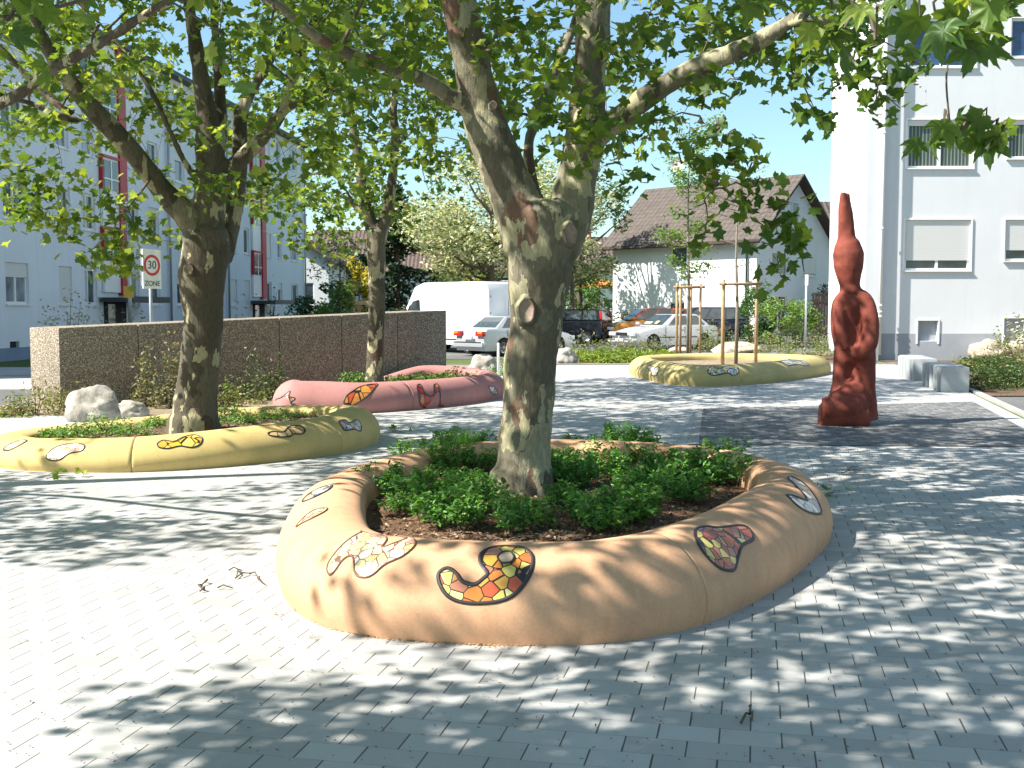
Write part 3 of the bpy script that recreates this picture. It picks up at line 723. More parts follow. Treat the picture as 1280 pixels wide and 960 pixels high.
for i in range(len(cuts) - 1):
    a, b_ = cuts[i] + (.008 if i else 0), cuts[i + 1] - .008
    mb = MB(); za, zb_ = H0 + (H1 - H0) * a / WLn, H0 + (H1 - H0) * b_ / WLn
    e = endd
    vs = [wd * a, wd * b_, wd * b_ + e, wd * a + e]
    mb.add([V3(p, -.02) for p in vs] + [V3(vs[0], za), V3(vs[1], zb_), V3(vs[2], zb_), V3(vs[3], za)], [(3, 2, 1, 0), (4, 5, 6, 7), (0, 1, 5, 4), (1, 2, 6, 5), (2, 3, 7, 6), (3, 0, 4, 7)])
    o = mb.build('wall_panel', M['pebble'], root); bevel(o, .012, 2)

# ================================================= PLANTERS
def stucco(name, c, dark):
    k = NT(name); v = k.coord(); k.b.inputs['Roughness'].default_value = 0.8; k.b.inputs['Specular IOR Level'].default_value = 0.2
    n = k.noise(v, 1.7, 5, 0.65); f = k.noise(v, 70, 3); st = k.noise(k.coord(scale=(5, 5, .6)), 2.2, 4)
    cc = k.ramp(n.outputs[0], [(0.3, tuple(x * .84 for x in c)), (0.55, c), (0.75, tuple(min(1, x * 1.1) for x in c))])
    cc = k.mix(k.ramp(st.outputs[0], [(0.5, (0, 0, 0)), (0.72, (.45, .45, .45))]), cc, dark)
    cc = k.mix(0.18, cc, k.ramp(f.outputs[0], [(0.3, (.3, .3, .3)), (0.7, (.7, .7, .7))]), 'OVERLAY')
    k.base(cc); k.bump(f.outputs[0], 0.18, 0.004); return k.m
M['orange'] = stucco('apricot_plaster', (0.60, 0.345, 0.205), (0.46, 0.255, 0.14))
M['yellow'] = stucco('yellow_plaster', (0.54, 0.405, 0.165), (0.43, 0.315, 0.12))
M['yellow2'] = stucco('ochre_yellow_plaster', (0.47, 0.375, 0.16), (0.38, 0.30, 0.12))
M['pink'] = stucco('dusky_pink_plaster', (0.41, 0.19, 0.175), (0.33, 0.145, 0.135))
M['joint'] = plain('joint_filler', (0.13, 0.08, 0.05), 0.9)
PROF = [(0, 0), (-.025, .22), (-.02, .42), (.02, .62), (.09, .80), (.18, .93), (.29, 1.0), (.40, .99), (.49, .92), (.54, .78), (.555, .45), (.56, .1)]
def planter(name, label, ctrl, mat_, joints=(), wscale=1.0, soil_mat=None, soil_z=.55):
    """ctrl: (x, y, rim height) of the outer foot; ring swept along it"""
    C3 = catmull([(c[0], c[1], c[2]) for c in ctrl], 12, True); n = len(C3)
    cx = sum(p.x for p in C3) / n; cy = sum(p.y for p in C3) / n
    root = empty(name, (cx, cy, 0), label, 'planter', None)
    def pt(u):
        i = int(math.floor(u)) % n; t = u - math.floor(u); return C3[i].lerp(C3[(i + 1) % n], t)
    def inward(u):
        a, b_ = pt(u - 1.2), pt(u + 1.2); t = (b_ - a); t.z = 0; t.normalize()
        m = Vector((-t.y, t.x, 0)); p = pt(u)
        if m.dot(Vector((cx - p.x, cy - p.y, 0))) < 0: m = -m
        return m
    us_ = [(float(i), 0) for i in range(n)]
    us_ += [(i + .5, 0) for i in range(n)]
    for j in joints:
        us_ = [q for q in us_ if abs(q[0] - j) > .25]; us_ += [(j - .07, 0), (j - .03, 1), (j + .03, 1), (j + .07, 0)]
    us_.sort(); m = len(us_); prof = catmull([(a, b_, 0) for a, b_ in PROF], 3); K = len(prof)
    vs = []; dark = []
    for (u, ins) in us_:
        p = pt(u); w = inward(u); h = p.z
        for q in prof:
            off = q.x * wscale; z = q.y * h
            nz = .012 * noise.noise(Vector((p.x * 1.3 + q.x * 2, p.y * 1.3, z * 2)))
            if ins: off += .014 if q.x < .3 else -.014; z -= .012 if q.y > .7 else 0
            v = Vector((p.x, p.y, 0)) + w * (off + nz); vs.append((v.x - cx, v.y - cy, z - (.02 if q is prof[0] else 0)))
    fs = []; mi = []
    for i in range(m):
        for k in range(K - 1):
            i2 = (i + 1) % m; fs.append((i * K + k, i2 * K + k, i2 * K + k + 1, i * K + k + 1)); mi.append(1 if (us_[i][1] and us_[i2][1]) else 0)
    b = MB(); b.v = vs; b.f = fs; b.mi = mi
    o = b.build('rim', [mat_, M['joint']], root, smooth=True); fixn(o)
    bvh = BVHTree.FromPolygons([Vector(v) + Vector((cx, cy, 0)) for v in vs], fs)
    # soil surface
    s = MB(); ringp = []
    for i in range(n):
        p = pt(i) ; w = inward(i); v = Vector((p.x, p.y, 0)) + w * (.545 * wscale); ringp.append((v.x - cx, v.y - cy, p.z * soil_z))
    N_ = 9; lay = [ringp]
    zc = sum(p[2] for p in ringp) / n
    allv = list(ringp)
    for r_ in range(1, N_):
        f = 1 - r_ / N_
        for i, p in enumerate(ringp):
            x, y = p[0] * f, p[1] * f; z = p[2] * f + zc * (1 - f)
            allv.append((x, y, z + .05 * noise.noise(Vector((x * 2.5 + cx, y * 2.5, 3))) + .03 * noise.noise(Vector((x * 9 + cx, y * 9, 3)))))
    allv.append((0, 0, zc))
    fs = [(r_ * n + i, r_ * n + (i + 1) % n, (r_ + 1) * n + (i + 1) % n, (r_ + 1) * n + i) for r_ in range(N_ - 1) for i in range(n)] + [((N_ - 1) * n + i, (N_ - 1) * n + (i + 1) % n, N_ * n) for i in range(n)]
    s.add(allv, fs); so_ = s.build('soil', soil_mat or M['mulch'], root, smooth=True); fixn(so_)
    def hole(u, f, z=None):                 # point in the planting area: f 0 centre .. 1 rim
        p = pt(u % n); w = inward(u % n); v = Vector((p.x, p.y, 0)) + w * (.56 * wscale)
        return Vector((cx + (v.x - cx) * f, cy + (v.y - cy) * f, p.z * soil_z * f + zc * (1 - f)))
    return dict(root=root, bvh=bvh, hole=hole, n=n, rimz=zc, c=(cx, cy))
def h_(px, py, z=0.0): g = G(px, py); return (g.x, g.y)
ctrl = [h_(352, 737) + (.43,), h_(368, 764) + (.44,), h_(405, 785) + (.45,), h_(460, 798) + (.46,), h_(530, 805) + (.46,), h_(610, 809) + (.46,), h_(690, 810) + (.46,), h_(760, 807) + (.46,), h_(822, 798) + (.46,), h_(884, 782) + (.46,), h_(952, 750) + (.46,), h_(1003, 714) + (.46,), h_(1036, 672) + (.46,),
        (2.40, 9.2, .45), (2.02, 10.15, .45), (1.15, 10.85, .44), (.15, 11.0, .44), (-.75, 10.6, .43), (-1.32, 9.7, .42), (-1.60, 8.7, .42), (-1.56, 7.6, .42)]
PM = planter('tree_planter', 'apricot ring planter with stone mosaics around the largest plane tree, nearest the camera', ctrl, M['orange'], joints=(12 * 8.93, 12 * 1.1, 12 * 13.2, 12 * 19.0))
ctrl = [(-5.9, 12.35, .30), h_(0, 586) + (.30,), h_(60, 591) + (.32,), h_(160, 592) + (.34,), h_(260, 587) + (.37,), h_(360, 577) + (.40,), h_(430, 567) + (.42,), h_(462, 558) + (.45,),
        (-1.72, 14.3, .45), (-2.1, 14.95, .42), (-3.0, 15.2, .40), (-4.1, 15.0, .36), (-5.1, 14.3, .30), (-5.9, 13.3, .28)]
PY = planter('tree_planter', 'low yellow ring planter with mosaics around the many-limbed tree at the left', ctrl, M['yellow'], joints=(12 * 3.05, 12 * 5.9), wscale=.95, soil_mat=M['soil'], soil_z=.7)
ctrl = [(-3.95, 18.6, .50), h_(352, 519) + (.53,), h_(400, 519) + (.52,), h_(452, 518) + (.49,), h_(510, 514) + (.48,), h_(570, 508) + (.47,), h_(620, 500) + (.46,), (-.12, 21.5, .46),
        (-.35, 22.6, .47), (-1.1, 23.2, .51), (-2.1, 23.1, .51), (-2.95, 22.0, .30), (-3.5, 20.9, .2), (-3.95, 19.7, .3)]
PP = planter('tree_planter', 'dusky pink ring planter with red and orange mosaics in front of the pebble wall', ctrl, M['pink'], joints=(12 * 4.1,), wscale=.95, soil_mat=M['soil'], soil_z=.6)
ctrl = [(3.02, 28.3, .44), h_(803, 474) + (.45,), h_(835, 481) + (.46,), h_(880, 484) + (.46,), h_(930, 482) + (.46,), h_(985, 477) + (.46,), h_(1032, 469) + (.46,), (8.3, 29.6, .45), (7.7, 31.0, .44), (6.2, 31.6, .44), (4.6, 31.3, .44), (3.3, 30.0, .44)]
PR = planter('tree_planter', 'ochre yellow ring planter with white mosaics and staked young tree, beyond the others', ctrl, M['yellow2'], joints=(12 * 3.9,), wscale=1.1, soil_mat=M['drysoil'], soil_z=.6)

# ---- mosaics laid into the rims
def mosaic_mat(name, pal, scale=13.0, grout=(0.022, 0.02, 0.02), gw=.045):
    k = NT(name); k.b.inputs['Roughness'].default_value = 0.28; v = k.coord('UV')
    vo = k.n('TexVoronoi'); vo.inputs['Scale'].default_value = scale; vo.inputs['Randomness'].default_value = .85; k.l(v, vo.inputs['Vector'])
    ve = k.n('TexVoronoi'); ve.feature = 'DISTANCE_TO_EDGE'; ve.inputs['Scale'].default_value = scale; ve.inputs['Randomness'].default_value = .85; k.l(v, ve.inputs['Vector'])
    s = k.n('SeparateColor'); k.l(vo.outputs['Color'], s.inputs[0])
    c = k.ramp(s.outputs[0], [(i / len(pal), p) for i, p in enumerate(pal)], 'CONSTANT')
    e = k.math('LESS_THAN', ve.outputs['Distance'], gw)
    k.base(k.mix(e, c, grout)); k.bump(k.math('MINIMUM', ve.outputs['Distance'], gw * 1.5), 0.5, 0.02)
    return k.m
YEL, ORA, ROS, RED, WHT, BLU, OCH = (.62, .50, .13), (.58, .20, .04), (.50, .22, .17), (.38, .05, .03), (.68, .65, .58), (.07, .07, .16), (.60, .33, .06)
GRN = (.40, .42, .12)
mm1 = mosaic_mat('mosaic_yellow_orange', [YEL, ORA, (.60, .54, .22), ROS, (.55, .13, .04), OCH, (.40, .16, .10), (.62, .58, .28), ORA, YEL, ROS, OCH, (.5, .10, .04)], 15)
mm2 = mosaic_mat('mosaic_pale', [(.66, .5, .3), WHT, (.66, .45, .2), (.6, .33, .25), (.68, .55, .4), WHT, (.66, .5, .3), (.6, .4, .3), (.65, .5, .22), (.66, .56, .3)], 16, (.16, .08, .06), .04)
mm3 = mosaic_mat('mosaic_red_orange', [(.50, .13, .04), YEL, (.45, .10, .05), (.52, .2, .12), (.55, .35, .1), (.42, .10, .05)], 15)
mm4 = mosaic_mat('mosaic_white_grey', [WHT, (.5, .48, .45), (.55, .35, .2), WHT, (.2, .2, .25)], 12)
mm5 = mosaic_mat('mosaic_golden', [(.66, .42, .04), YEL, (.66, .5, .12), OCH], 10)
mm6 = mosaic_mat('mosaic_scarlet', [(.45, .02, .02), (.5, .03, .02), (.4, .02, .02), (.55, .2, .04)], 7)
mm7 = mosaic_mat('mosaic_white_gold', [WHT, (.62, .45, .1), WHT, (.3, .32, .4), WHT], 12)
def mosaic(P, pts, org, sc_, mt, label=None, band=.011, step=.03, edge=None):
    px = [(org[0] + x / sc_, org[1] + y / sc_) for x, y in pts]
    cv = catmull([(x, y, 0) for x, y in px], 5, True)
    cm = Vector((cam.location.x, cam.location.y, CAMZ)); root = P['root']; bv = P['bvh']
    def hit(x, y):
        d = ray(x, y).normalized(); h = bv.ray_cast(cm, d)
        if h[0] is None:
            g = G(x, y, .3); h = bv.find_nearest(g)
        n_ = h[1]
        if n_.dot(d) > 0: n_ = -n_
        return h[0], n_
    c0, n0 = hit(sum(p.x for p in cv) / len(cv), sum(p.y for p in cv) / len(cv))
    hits = [hit(p.x, p.y) for p in cv]
    ds = sorted((h[0] - cm).length for h in hits); md = ds[len(ds) // 2]; lim = .45 * (md / 6) ** .5
    for i, h in enumerate(hits):               # points that slipped over the crest go back to the nearest visible skin
        if abs((h[0] - cm).length - md) > lim:
            g = cm + ray(cv[i].x, cv[i].y).normalized() * (md + lim * .5); q = bv.find_nearest(g); hits[i] = (q[0], h[1] if q[1].dot(h[1]) > 0 else -q[1])
    n0 = sum((h[1] for h in hits), Vector()).normalized(); c0 = sum((h[0] for h in hits), Vector()) / len(hits)
    e1 = Vector((0, 0, 1)).cross(n0).normalized(); e2 = n0.cross(e1)
    b2 = [Vector(((h[0] - c0).dot(e1), (h[0] - c0).dot(e2))) for h in hits]
    xs = [p.x for p in b2]; ys = [p.y for p in b2]; inner = []
    x = min(xs)
    while x < max(xs):
        y = min(ys)
        while y < max(ys): inner.append(Vector((x + random.uniform(-.004, .004), y + random.uniform(-.004, .004)))); y += step
        x += step
    n = len(b2)
    r = delaunay_2d_cdt(b2 + inner, [(i, (i + 1) % n) for i in range(n)], [], 1, 1e-5)
    def back(p, off):
        q = c0 + e1 * p.x + e2 * p.y; h = bv.find_nearest(q); nn = h[1]
        if nn.dot(n0) < 0: nn = -nn
        return h[0] + nn * off
    o_ = root.location
    me = bpy.data.meshes.new('mosaic'); vs = [back(v, .004) - o_ for v in r[0]]
    me.from_pydata([tuple(v) for v in vs], [], [tuple(f) for f in r[2]]); uv = me.uv_layers.new(name='UVMap')
    sh = random.uniform(0, 20)
    for lp in me.loops: q = r[0][lp.vertex_index]; uv.data[lp.index].uv = (q.x + sh, q.y + sh)
    me.materials.append(mt); me.update()
    o = bpy.data.objects.new('mosaic', me); col.objects.link(o); o.parent = root
    bm = bmesh.new(); bm.from_mesh(me); bmesh.ops.recalc_face_normals(bm, faces=bm.faces)
    if sum((f.normal.dot(n0) for f in bm.faces)) < 0: bmesh.ops.reverse_faces(bm, faces=bm.faces)
    bm.to_mesh(me); bm.free()
    if label: o['label'] = label
    t = MB(); vs = []
    for i in range(n):
        d = (b2[(i + 1) % n] - b2[i - 1]).normalized(); nn = Vector((-d.y, d.x))
        vs += [back(b2[i] + nn * band, .004), back(b2[i] + nn * band * .3, .009), back(b2[i] - nn * band * .3, .009), back(b2[i] - nn * band, .004)]
    t.add([v - o_ for v in vs], [(i * 4 + k, ((i + 1) % n) * 4 + k, ((i + 1) % n) * 4 + k + 1, i * 4 + k + 1) for i in range(n) for k in range(3)])
    t.build('mosaic_outline', M[edge or 'grout'], o)
    return o
M['grout_b'] = plain('brown_grout', (0.17, 0.08, 0.055), 0.6)
M['grout'] = plain('black_grout', (0.028, 0.022, 0.022), 0.5)
om = (340, 530)
mosaic(PM, [(668, 600), (700, 578), (735, 595), (765, 630), (810, 640), (845, 618), (862, 597), (835, 560), (838, 520), (880, 490), (950, 481), (1010, 491), (1042, 530), (1035, 590), (1000, 650), (950, 695), (880, 718), (780, 722), (710, 695), (675, 645)], om, 3.2, mm1, 'hook-shaped yellow, orange and rose mosaic with thick black outline')
e_ = mosaic(PM, [(903, 535), (925, 515), (955, 515), (968, 535), (955, 555), (920, 558)], om, 3.2, plain('pebble_tile', (0.3, 0.24, 0.17), .5), 'round brown stone set in the hook mosaic', band=.006)
for o_ in (e_,):
    for v in o_.data.vertices: v.co += Vector((0, -.008, .004))
    for ch in o_.children:
        for v in ch.data.vertices: v.co += Vector((0, -.008, .004))
mosaic(PM, [(235, 600), (225, 575), (240, 540), (290, 480), (350, 440), (430, 426), (467, 432), (458, 465), (438, 498), (500, 475), (560, 455), (585, 458), (570, 490), (520, 530), (450, 560), (400, 600), (360, 607), (335, 590), (330, 550), (318, 528), (285, 545), (255, 585)], om, 3.2, mm2, 'pale wave-shaped mosaic with thin brown outline', band=.006, edge='grout_b')
mosaic(PM, [(95, 415), (130, 375), (170, 347), (220, 337), (212, 352), (160, 380), (122, 398)], om, 3.2, mm2, 'faint cream mosaic on the left shoulder', band=.003, edge='grout_b')
mosaic(PM, [(120, 312), (150, 280), (200, 255), (240, 246), (230, 262), (190, 285), (150, 303)], om, 3.2, mm4, 'dark narrow mosaic near the far left edge', band=.006)
oR = (680, 530)
mosaic(PM, [(603, 422), (640, 409), (700, 415), (790, 407), (828, 430), (833, 462), (792, 485), (775, 530), (765, 580), (745, 590), (700, 575), (650, 530), (615, 475)], oR, 3.2, mm3, 'mushroom-shaped red and yellow mosaic')
mosaic(PM, [(975, 287), (1010, 292), (1048, 306), (1040, 285), (1000, 240), (970, 214), (990, 212), (1040, 240), (1085, 295), (1113, 365), (1060, 355), (1010, 325)], oR, 3.2, mm4, 'white boomerang-shaped mosaic at the right shoulder', band=.012)
oY = (0, 450); s_ = 2.667
mosaic(PY, [(155, 322), (175, 298), (215, 282), (260, 277), (282, 286), (272, 303), (230, 312), (200, 332), (168, 336)], oY, s_, mm2, band=.008, step=.05)
mosaic(PY, [(525, 280), (545, 268), (580, 272), (610, 258), (645, 250), (673, 259), (668, 280), (640, 292), (600, 287), (560, 295), (532, 292)], oY, s_, mm5, 'golden double-lobed mosaic', band=.009, step=.05)
mosaic(PY, [(893, 245), (910, 239), (945, 240), (965, 222), (1000, 220), (1017, 235), (1005, 247), (978, 247), (960, 257), (905, 253)], oY, s_, mosaic_mat('mosaic_tan', [(.5, .33, .15), (.6, .4, .2), (.5, .3, .12)], 9), band=.009, step=.05)
mosaic(PY, [(1130, 205), (1150, 200), (1165, 210), (1190, 200), (1203, 218), (1202, 238), (1180, 230), (1150, 235), (1140, 222)], oY, s_, mm4, band=.009, step=.05)
mosaic(PY, [(12, 298), (35, 280), (70, 268), (90, 270), (60, 288), (28, 302)], oY, s_, mm2, band=.01, step=.05)
oP = (330, 440)
mosaic(PP, [(400, 242), (418, 215), (470, 182), (520, 161), (566, 154), (558, 175), (520, 215), (470, 250), (430, 270), (405, 262)], oP, 4, mosaic_mat('mosaic_amber', [(.6, .22, .04), (.62, .3, .06), (.5, .08, .03), (.6, .25, .05)], 7), 'leaf-shaped amber and red mosaic', band=.011, step=.07)
mosaic(PP, [(767, 170), (783, 163), (800, 200), (830, 220), (850, 205), (850, 167), (868, 162), (880, 210), (869, 284), (792, 286), (775, 225)], oP, 4, mm6, 'U-shaped scarlet mosaic', band=.012, step=.07)
mosaic(PP, [(38, 262), (55, 235), (90, 228), (128, 197), (122, 225), (152, 232), (130, 252), (152, 278), (100, 270), (60, 280), (38, 278)], oP, 4, mosaic_mat('mosaic_rose_orange', [(.6, .25, .06), (.55, .2, .15), (.35, .1, .15), (.6, .3, .2)], 8), band=.010, step=.07)
mosaic(PP, [(1125, 172), (1148, 175), (1165, 195), (1163, 213), (1145, 208), (1130, 192)], oP, 4, mm4, band=.010, step=.07)
oQ = (680, 200)
mosaic(PR, [(415, 832), (425, 822), (440, 828), (462, 830), (455, 845), (450, 862), (432, 862), (430, 848)], oQ, 3.2, mm7, band=.011, step=.08)
mosaic(PR, [(655, 845), (670, 828), (700, 835), (730, 825), (770, 823), (778, 850), (758, 865), (735, 852), (700, 858), (668, 860)], oQ, 3.2, mm7, band=.011, step=.08)
mosaic(PR, [(950, 805), (970, 798), (1000, 806), (1030, 803), (1063, 820), (1050, 825), (1012, 816), (975, 820)], oQ, 3.2, mm7, band=.011, step=.08)
mosaic(PR, [(1125, 795), (1134, 791), (1148, 806), (1142, 810)], oQ, 3.2, mm7, band=.015, step=.08)

# ================================================= LOW PLANTS
def shrub(name, loc, rx, ry, hh, n, leaf, mats, probs, label, cat='shrub', group=None, kind='oval', stems=10, up=.7, clumps=0, sr=.006, base=0.0, flowers=0, fsize=.03, seed=0, shell=.55, kindtag=None):
    r = np.random.default_rng(seed + 11)
    d = r.normal(size=(n, 3)); d /= np.linalg.norm(d, axis=1)[:, None]
    rad = r.uniform(shell ** 3, 1, n) ** (1 / 3)
    bump_ = 1 + .22 * np.sin(d[:, 0] * 5 + seed) * np.cos(d[:, 1] * 4 + seed * 2) + .15 * np.sin(d[:, 2] * 9 + seed)
    P = d * (rad * bump_)[:, None]
    P[:, 2] = np.abs(P[:, 2]) if base == 0 else P[:, 2]
    if clumps:
        cs = r.normal(size=(clumps, 3)); cs /= np.linalg.norm(cs, axis=1)[:, None]; cs *= r.uniform(.45, 1.0, clumps)[:, None]; cs[:, 2] = np.abs(cs[:, 2]) if base == 0 else cs[:, 2]
        P = cs[r.integers(0, clumps, n)] + r.normal(size=(n, 3)) * (.55 / clumps ** .38)
        if base == 0: P[:, 2] = np.abs(P[:, 2])
    P = P * np.array([rx, ry, hh if base == 0 else hh / 2]); P[:, 2] += base
    root = empty(name, loc, label, cat, group)
    st = MB()
    for i in range(stems):
        q = P[r.integers(0, n)]
        st.tube([(q[0] * .1, q[1] * .1, -.02), (q[0] * .55 + r.normal() * .02, q[1] * .55, q[2] * .6), tuple(q)], [sr * 1.3, sr, sr * .4], 4, cap=False)
    f = leaves('foliage', P, leaf, [M[m] for m in mats], probs, kind, up, parent=root)
    if stems: st.build('stems', M['twig'], root)
    if flowers:
        q = P[np.argsort(-(P * np.array([0, 0, 1])).sum(1) + r.normal(size=n) * hh * .4)[:flowers]] + np.array([0, 0, .02])
        leaves('blossom', q, fsize, [M['white_fl']], [1], 'oval', 1.0, parent=root)
    if kindtag: root['kind'] = kindtag
    return root
def dup(root, loc, rz, s, label=None):
    r_ = root.copy(); col.objects.link(r_); r_.location = loc; r_.rotation_euler = (0, 0, rz); r_.scale = (s, s, s)
    if label: r_['label'] = label
    for ch in root.children:
        c_ = ch.copy(); col.objects.link(c_); c_.parent = r_
    return r_
# main planter: rows of low green shrublets
def sprig(seed):
    r = np.random.default_rng(seed); P = []; st = MB()
    for s_i in range(22):
        a = r.uniform(0, 6.28); d0 = r.uniform(0, .16); lean = r.uniform(.02, .16); hgt = r.uniform(.13, .27)
        x0, y0 = math.cos(a) * d0, math.sin(a) * d0
        x1, y1 = x0 + math.cos(a) * lean, y0 + math.sin(a) * lean
        st.tube([(x0, y0, -.03), ((x0 + x1) / 2, (y0 + y1) / 2, hgt * .6), (x1, y1, hgt)], [.004, .003, .0015], 4, cap=False)
        for j in range(30):
            t = r.uniform(.25, 1.05); sp = .035 * (1.2 - t * .5)
            P.append((x0 + (x1 - x0) * t + r.normal() * sp, y0 + (y1 - y0) * t + r.normal() * sp, hgt * t + r.normal() * .012))
    return np.array(P), st
protos = []
for s_i in range(5):
    P, st = sprig(100 + s_i)
    root = empty('low_shrub', (0, 0, 0), 'low bright green leafy shrub in the bark mulch of the apricot planter', 'shrub', 'low green shrubs in the apricot planter')
    leaves('foliage', P, .027, [M['shrub_a'], M['shrub_b']], [.5, .5], 'oval', .9, parent=root); st.build('stems', M['twig'], root); protos.append(root)
spots = []
pxs = [(475, 607), (497, 592), (505, 617), (530, 600), (548, 583), (560, 612), (585, 600), (570, 575), (600, 580), (545, 640), (570, 650), (590, 628), (520, 575), (498, 632), (560, 560), (600, 562), (545, 622),
       (655, 657), (640, 640), (700, 575), (720, 560), (745, 570), (760, 590), (720, 600), (705, 625), (735, 640), (760, 632), (785, 645), (745, 655), (800, 560), (780, 575), (830, 600), (850, 585), (820, 580), (870, 600), (860, 620), (890, 590), (910, 600), (900, 578), (840, 568), (800, 622), (880, 572), (770, 555), (725, 585), (690, 600), (815, 605), (640, 570), (660, 565), (605, 615)]
k_ = 0
for (px, py) in pxs:
    p = G(px, py + 4, .27)
    if k_ < 5: o = protos[k_]; o.location = (p.x, p.y, .25); o.rotation_euler = (0, 0, random.uniform(0, 6)); s_ = random.uniform(.55, .95); o.scale = (s_,) * 3
    else: last_ = dup(protos[k_ % 5], (p.x, p.y, .25), random.uniform(0, 6.28), random.uniform(.5, 1.0))
    sect = ('front left' if py > 612 else 'back left') if px < 615 else (('front' if py > 612 else 'back') + (' middle' if px < 770 else ' right'))
    spots.append((sect, px, protos[k_] if k_ < 5 else last_))
    k_ += 1
ORD = ['leftmost', 'second from the left', 'third from the left', 'fourth from the left', 'fifth from the left', 'sixth from the left', 'seventh from the left', 'eighth from the left', 'ninth from the left', 'tenth from the left', 'eleventh from the left', 'twelfth from the left', 'thirteenth from the left', 'fourteenth from the left', 'fifteenth from the left']
for sect in set(q[0] for q in spots):
    L_ = sorted((q for q in spots if q[0] == sect), key=lambda q: proj(q[2].location)[0])
    for i, q in enumerate(L_): q[2]['label'] = 'low green shrub, ' + ORD[i] + ' at the ' + sect + ' of the apricot planter'
def chips(P, n, seed, size, mats, probs):
    r_ = random.Random(seed); rt = P['root']; pts = []
    sm = [c for c in rt.children if c.name.startswith('soil')][0]; bv = BVHTree.FromPolygons([v.co.copy() for v in sm.data.vertices], [tuple(f.vertices) for f in sm.data.polygons])
    for _ in range(n):
        h = P['hole'](r_.uniform(0, P['n']), math.sqrt(r_.random()) * .97); q = bv.ray_cast(Vector((h.x - rt.location.x, h.y - rt.location.y, 2)), Vector((0, 0, -1)))
        if q[0] is not None: pts.append(tuple(q[0] + Vector((0, 0, .006)) + rt.location))
    o = leaves('bark_chips', pts, size, [M[m] for m in mats], probs, 'oval', 1.6, .1, parent=rt, origin=rt.location); o['kind'] = 'stuff'
M['chip'] = plain('bark_chip', (.17, .10, .06), .9, var=.4, scale=30); M['chip_l'] = plain('pale_bark_chip', (.34, .24, .16), .9, var=.3, scale=30)
chips(PM, 5200, 1, .019, ['chip', 'chip_l', 'twig', 'dry'], [.45, .25, .22, .08]); chips(PY, 1800, 2, .02, ['chip', 'chip_l', 'dry'], [.5, .3, .2])
p = G(583, 572, .3); r0_ = np.random.default_rng(4); th_ = r0_.uniform(0, 6.28, 90); tf = empty('grass_tuft', (p.x, p.y, .26), 'upright spiky grass tuft left of the main trunk at the back of the apricot planter', 'grass tuft')
tb = MB()
for a in th_:
    l_, h2 = r0_.uniform(.05, .2), r0_.uniform(.22, .36); dx, dy = math.cos(a), math.sin(a); w_ = .006
    q0 = Vector((dx * .03, dy * .03, 0)); q1 = Vector((dx * l_ * .5, dy * l_ * .5, h2 * .65)); q2 = Vector((dx * l_, dy * l_, h2)); s_ = Vector((-dy, dx, 0)) * w_
    tb.add([q0 - s_, q0 + s_, q1 + s_ * .8, q1 - s_ * .8, q2], [(0, 1, 2, 3), (3, 2, 4)])
tb.build('blades', M['shrub_b'], tf)
# left yellow planter weeds
for i, (px, py, r_, h) in enumerate([(95, 543, .28, .16), (130, 537, .3, .22), (165, 540, .28, .15), (195, 530, .22, .12), (300, 528, .3, .16), (340, 524, .35, .17), (375, 521, .32, .14), (285, 522, .25, .2), (70, 541, .2, .08)]):
    p = G(px, py, .27)
    shrub('weed_clump', (p.x, p.y, .24), r_, r_ * .8, h, 420, .022, ['shrub_b', 'shrub_a', 'dry'], [.5, .3, .2], ['weed clump second from the left end in the low yellow planter', 'tallest weed clump left of the trunk in the low yellow planter', 'weed clump third from the left in the low yellow planter', 'small weed clump touching the left foot of the trunk in the low yellow planter', 'weed clump nearest the right foot of the trunk in the low yellow planter', 'wide weed clump midway between trunk and right end of the low yellow planter', 'weed clump at the right end of the low yellow planter soil', 'taller weed clump immediately right of the trunk in the low yellow planter', 'thin weeds at the left tip of the low yellow planter'][i], 'plant', 'weeds in the low yellow planter', stems=6, seed=i, shell=.2)
# pink planter foliage
for i, (px, py, r_, h) in enumerate([(500, 476, .4, .2), (535, 474, .45, .22), (565, 471, .45, .22), (600, 470, .35, .15), (470, 478, .35, .15), (440, 480, .35, .3)]):
    p = G(px, py, .35)
    shrub('ground_shrub', (p.x, p.y, .27), r_, r_ * .8, h, 420, .035, ['shrub_b', 'hedge', 'hedge_l'], [.4, .3, .3], ['leafy plant just right of the slender trunk in the pink planter', 'leafy plant in the middle of the pink planter soil right of the trunk', 'leafy plant right of centre in the pink planter', 'small leafy plant at the right end of the pink planter', 'small leafy plant at the foot of the slender trunk in the pink planter', 'taller leafy plant left of the slender trunk in the pink planter'][i], 'plant', 'plants inside the pink planter', stems=5, seed=40 + i, shell=.2)
